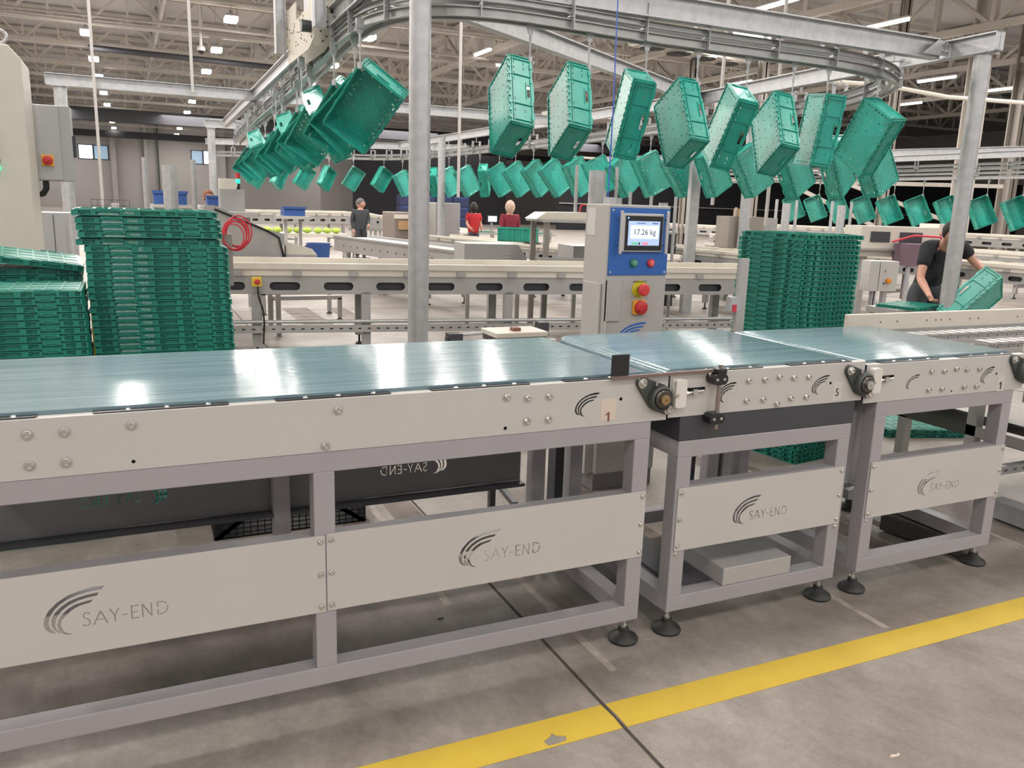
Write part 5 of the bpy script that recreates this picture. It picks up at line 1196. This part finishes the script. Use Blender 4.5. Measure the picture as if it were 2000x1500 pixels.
def hand(prefix, wrist, d, pn, sd):   # palm + four unequal fingers + thumb as skin chains
    V, E = {}, []
    w = Vector(wrist); d = Vector(d).normalized(); s = Vector(sd); s = (s-d*s.dot(d)).normalized(); n = d.cross(s)
    pc = w+d*.045; V[prefix+'p'] = (tuple(pc), (.032, .018)); 
    for i, (o, l) in enumerate(((-.026, .060), (-.009, .072), (.009, .068), (.025, .052))):
        a = w+d*.085+s*o; b = a+(d*.8+n*.5*pn).normalized()*l*.5; e = b+(d*.35+n*.9*pn).normalized()*l*.5
        V[prefix+'k%d' % i] = (tuple(a), .0105); V[prefix+'m%d' % i] = (tuple(b), .009); V[prefix+'t%d' % i] = (tuple(e), .0075)
        E += [(prefix+'p', prefix+'k%d' % i), (prefix+'k%d' % i, prefix+'m%d' % i), (prefix+'m%d' % i, prefix+'t%d' % i)]
    a = w+d*.03+s*(-.035)+n*.01*pn; b = a+(d*.6-s*.6+n*.3*pn).normalized()*.035; e = b+(d*.8+n*.4*pn).normalized()*.03
    V[prefix+'th0'] = (tuple(a), .012); V[prefix+'th1'] = (tuple(b), .011); V[prefix+'th2'] = (tuple(e), .009)
    E += [(prefix+'p', prefix+'th0'), (prefix+'th0', prefix+'th1'), (prefix+'th1', prefix+'th2')]
    return V, E
def person(name, label, ox, oy, pose, shirt, pants, hair, face, sleeves='short', rh=.1):
    # pose: joints in metres relative to (ox, oy, 0)
    P = {k: (v[0]+ox, v[1]+oy, v[2]) for k, v in pose.items()}
    def mid(a, b, t=.5): return tuple(Vector(P[a]).lerp(Vector(P[b]), t))
    V = {'pelvis': (P['pelvis'], (.095, .07)), 'waist': (mid('pelvis', 'chest', .45), (.105, .075)), 'chest': (P['chest'], (.14, .10)), 'neckb': (P['neck'], .055), 'neck': (mid('neck', 'head', .5), .048), 'hd': (P['head'], .06)}
    E = [('pelvis', 'waist'), ('waist', 'chest'), ('chest', 'neckb'), ('neckb', 'neck'), ('neck', 'hd')]
    for s in 'LR':
        V['hip'+s] = (P['hip'+s], .065); V['knee'+s] = (P['knee'+s], .055); V['calf'+s] = (mid('knee'+s, 'ankle'+s, .35), .052); V['ankle'+s] = (P['ankle'+s], .036)
        E += [('pelvis', 'hip'+s), ('hip'+s, 'knee'+s), ('knee'+s, 'calf'+s), ('calf'+s, 'ankle'+s)]
        V['sh'+s] = (P['sh'+s], .055); V['ua'+s] = (mid('sh'+s, 'el'+s, .5), .048); V['el'+s] = (P['el'+s], .040); V['fa'+s] = (mid('el'+s, 'wr'+s, .35), .041); V['wr'+s] = (P['wr'+s], .026)
        E += [('chest', 'sh'+s), ('sh'+s, 'ua'+s), ('ua'+s, 'el'+s), ('el'+s, 'fa'+s), ('fa'+s, 'wr'+s)]
        d = Vector(P['wr'+s])-Vector(P['el'+s]); sd = pose.get('hs'+s, (0, 1, 0))
        hv, he = hand('h'+s, P['wr'+s], d, 1 if s == 'L' else -1, sd); V.update(hv); E += he+[('wr'+s, 'h'+s+'p')]
    SV = {'c00': (mid('pelvis', 'chest', -.38), (.165, .135)), 'c0': (mid('pelvis', 'chest', -.05), (.165, .13)), 'c1': (mid('pelvis', 'chest', .45), (.17, .13)), 'c2': (P['chest'], (.18, .135)), 'c3': (mid('chest', 'neck', .75), .085)}
    SE = [('c00', 'c0'), ('c0', 'c1'), ('c1', 'c2'), ('c2', 'c3')]
    for s in 'LR':
        SV['s'+s] = (P['sh'+s], .082); SV['u'+s] = (mid('sh'+s, 'el'+s, .35), .075); SE += [('c2', 's'+s), ('s'+s, 'u'+s)]
        if sleeves == 'short': SV['v'+s] = (mid('sh'+s, 'el'+s, .68), .070); SE.append(('u'+s, 'v'+s))
        else: SV['v'+s] = (P['el'+s], .055); SV['w'+s] = (mid('el'+s, 'wr'+s, .9), .040); SE += [('u'+s, 'v'+s), ('v'+s, 'w'+s)]
    TV = {'t0': (mid('pelvis', 'chest', .32), (.150, .12)), 't1': (P['pelvis'], (.165, .135))}; TE = [('t0', 't1')]
    for s in 'LR':
        TV['a'+s] = (P['hip'+s], .11); TV['b'+s] = (P['knee'+s], .075); TV['c'+s] = (mid('knee'+s, 'ankle'+s, .5), .068); TV['d'+s] = (mid('knee'+s, 'ankle'+s, .97), .060)
        TE += [('t1', 'a'+s), ('a'+s, 'b'+s), ('b'+s, 'c'+s), ('c'+s, 'd'+s)]
    t = figure(name, label, None, [('body', V, E, skin), ('shirt', SV, SE, shirt), ('trousers', TV, TE, pants)], head=(P['head'], rh, face), hair=hair)
    for s in 'LR':
        a = Vector(P['ankle'+s]); f = Vector((face[0], face[1], 0)).normalized(); q = MB().bar(a-f*.06+Vector((0, 0, -a.z+.035)), a+f*.17+Vector((0, 0, -a.z+.03)), .09, .06).bar(a-f*.05+Vector((0, 0, -a.z+.07)), a+f*.05+Vector((0, 0, -a.z+.06)), .085, .06)
        q.build('shoe', dark, t, bevel=.012)
    return t
def standing(h=1.65, arms=None):
    k = h/1.7
    p = dict(pelvis=(0, 0, .93), chest=(0, 0, 1.27), neck=(0, 0, 1.43), head=(0, 0, 1.57), hipL=(-.09, 0, .88), hipR=(.09, 0, .88), kneeL=(-.1, 0, .48), kneeR=(.1, 0, .48), ankleL=(-.1, 0, .09), ankleR=(.1, 0, .09),
             shL=(-.18, 0, 1.36), shR=(.18, 0, 1.36), elL=(-.22, -.02, 1.10), elR=(.22, -.02, 1.10), wrL=(-.18, -.2, .98), wrR=(.18, -.2, .98))
    if arms: p.update(arms)
    return {a: tuple(c*k for c in v) for a, v in p.items()}
# bending man at the right, holding a crate
pm = dict(pelvis=(7.385, 3.709, .80), chest=(7.419, 3.607, 1.135), neck=(7.33, 3.48, 1.28), head=(7.235, 3.37, 1.375), hipL=(7.26, 3.70, .74), hipR=(7.48, 3.66, .74), kneeL=(7.20, 3.60, .42), kneeR=(7.46, 3.58, .42), ankleL=(7.20, 3.70, .09), ankleR=(7.48, 3.68, .09),
          shL=(7.224, 3.605, 1.215), shR=(7.66, 3.57, 1.24), elL=(7.093, 3.54, .923), elR=(7.76, 3.46, 1.07), wrL=(6.99, 3.327, .776), wrR=(7.70, 3.29, .985), hsL=(1, 0, 0), hsR=(1, 1, 0))
person('person', 'man in a black t-shirt bending over a green crate behind the right pillar', 0, 0, pm, blackcloth, greycloth, (hairm, 'short'), (-.35, -.5, -.8))
hc = Matrix.Translation((7.288, 3.118, 0.721)) @ chk(RR(-0.669, -0.723, -0.169, 0.245, -0.429, 0.87, -0.701, 0.541, 0.464)).to_4x4()
dup(oc, hc, 'open green crate held and tilted by the bending man', 'crate in hand'); 
fold(fn, 6.86, 3.42, .655, .3, 'folded green crate under the left hand of the bending man', 'crate in hand')
stn = MB().box(6.5, 7.0, 3.26, 3.62, .60, .655).box(6.5, 6.55, 3.28, 3.33, 0, .6).box(6.94, 6.99, 3.28, 3.33, 0, .6).box(6.5, 6.55, 3.56, 3.61, 0, .6).box(6.94, 6.99, 3.56, 3.61, 0, .6).build('work_stand', plate_g); tag(stn, 'low steel stand in front of the bending man', 'stand')
arms = dict(elL=(-.24, .02, 1.08), wrL=(-.22, -.05, .83))
person('person', 'person with a grey cap and dark grey jacket standing left of the round pillar', 5.44, 18.8, standing(1.52, arms), greycloth, dark, (mat('cap_grey', (.12, .11, .12), .8), 'cap'), (1, -.2, 0), 'long', .11)
person('person', 'person in a bright red top and dark head covering, seen from behind', 8.45, 18.6, standing(1.50), redcloth, dark, (hairm, 'scarf'), (.1, 1, 0), 'short', .11)
person('person', 'person in a wine red top with a pale headscarf beside the small screen', 7.68, 14.6, standing(1.56), winecloth, dark, (scarfm, 'scarf'), (.1, 1, 0), 'long', .11)
person('person', 'person with reddish hair leaning behind the left crate stack, only the head visible', 1.42, 14.2, standing(1.58), mat('cloth_white', (.5, .5, .5), .8), dark, (mat('hair_red_brown', (.20, .07, .03), .7), 'short'), (.4, -1, -.3), 'short', .11)
mo = thing('monitor', 'small lit monitor between the two people in red', 'monitor', (7.86, 16.0, 0)); MB().box(-.02, .02, 0, .04, 0, 1.08).build('stand', plate_g, mo); MB().box(-.13, .13, -.03, .02, 1.08, 1.25).build('screen_frame', black, mo); MB().box(-.11, .11, -.035, -.03, 1.10, 1.23).build('screen', screenw, mo)
bpy.context.view_layer.update()
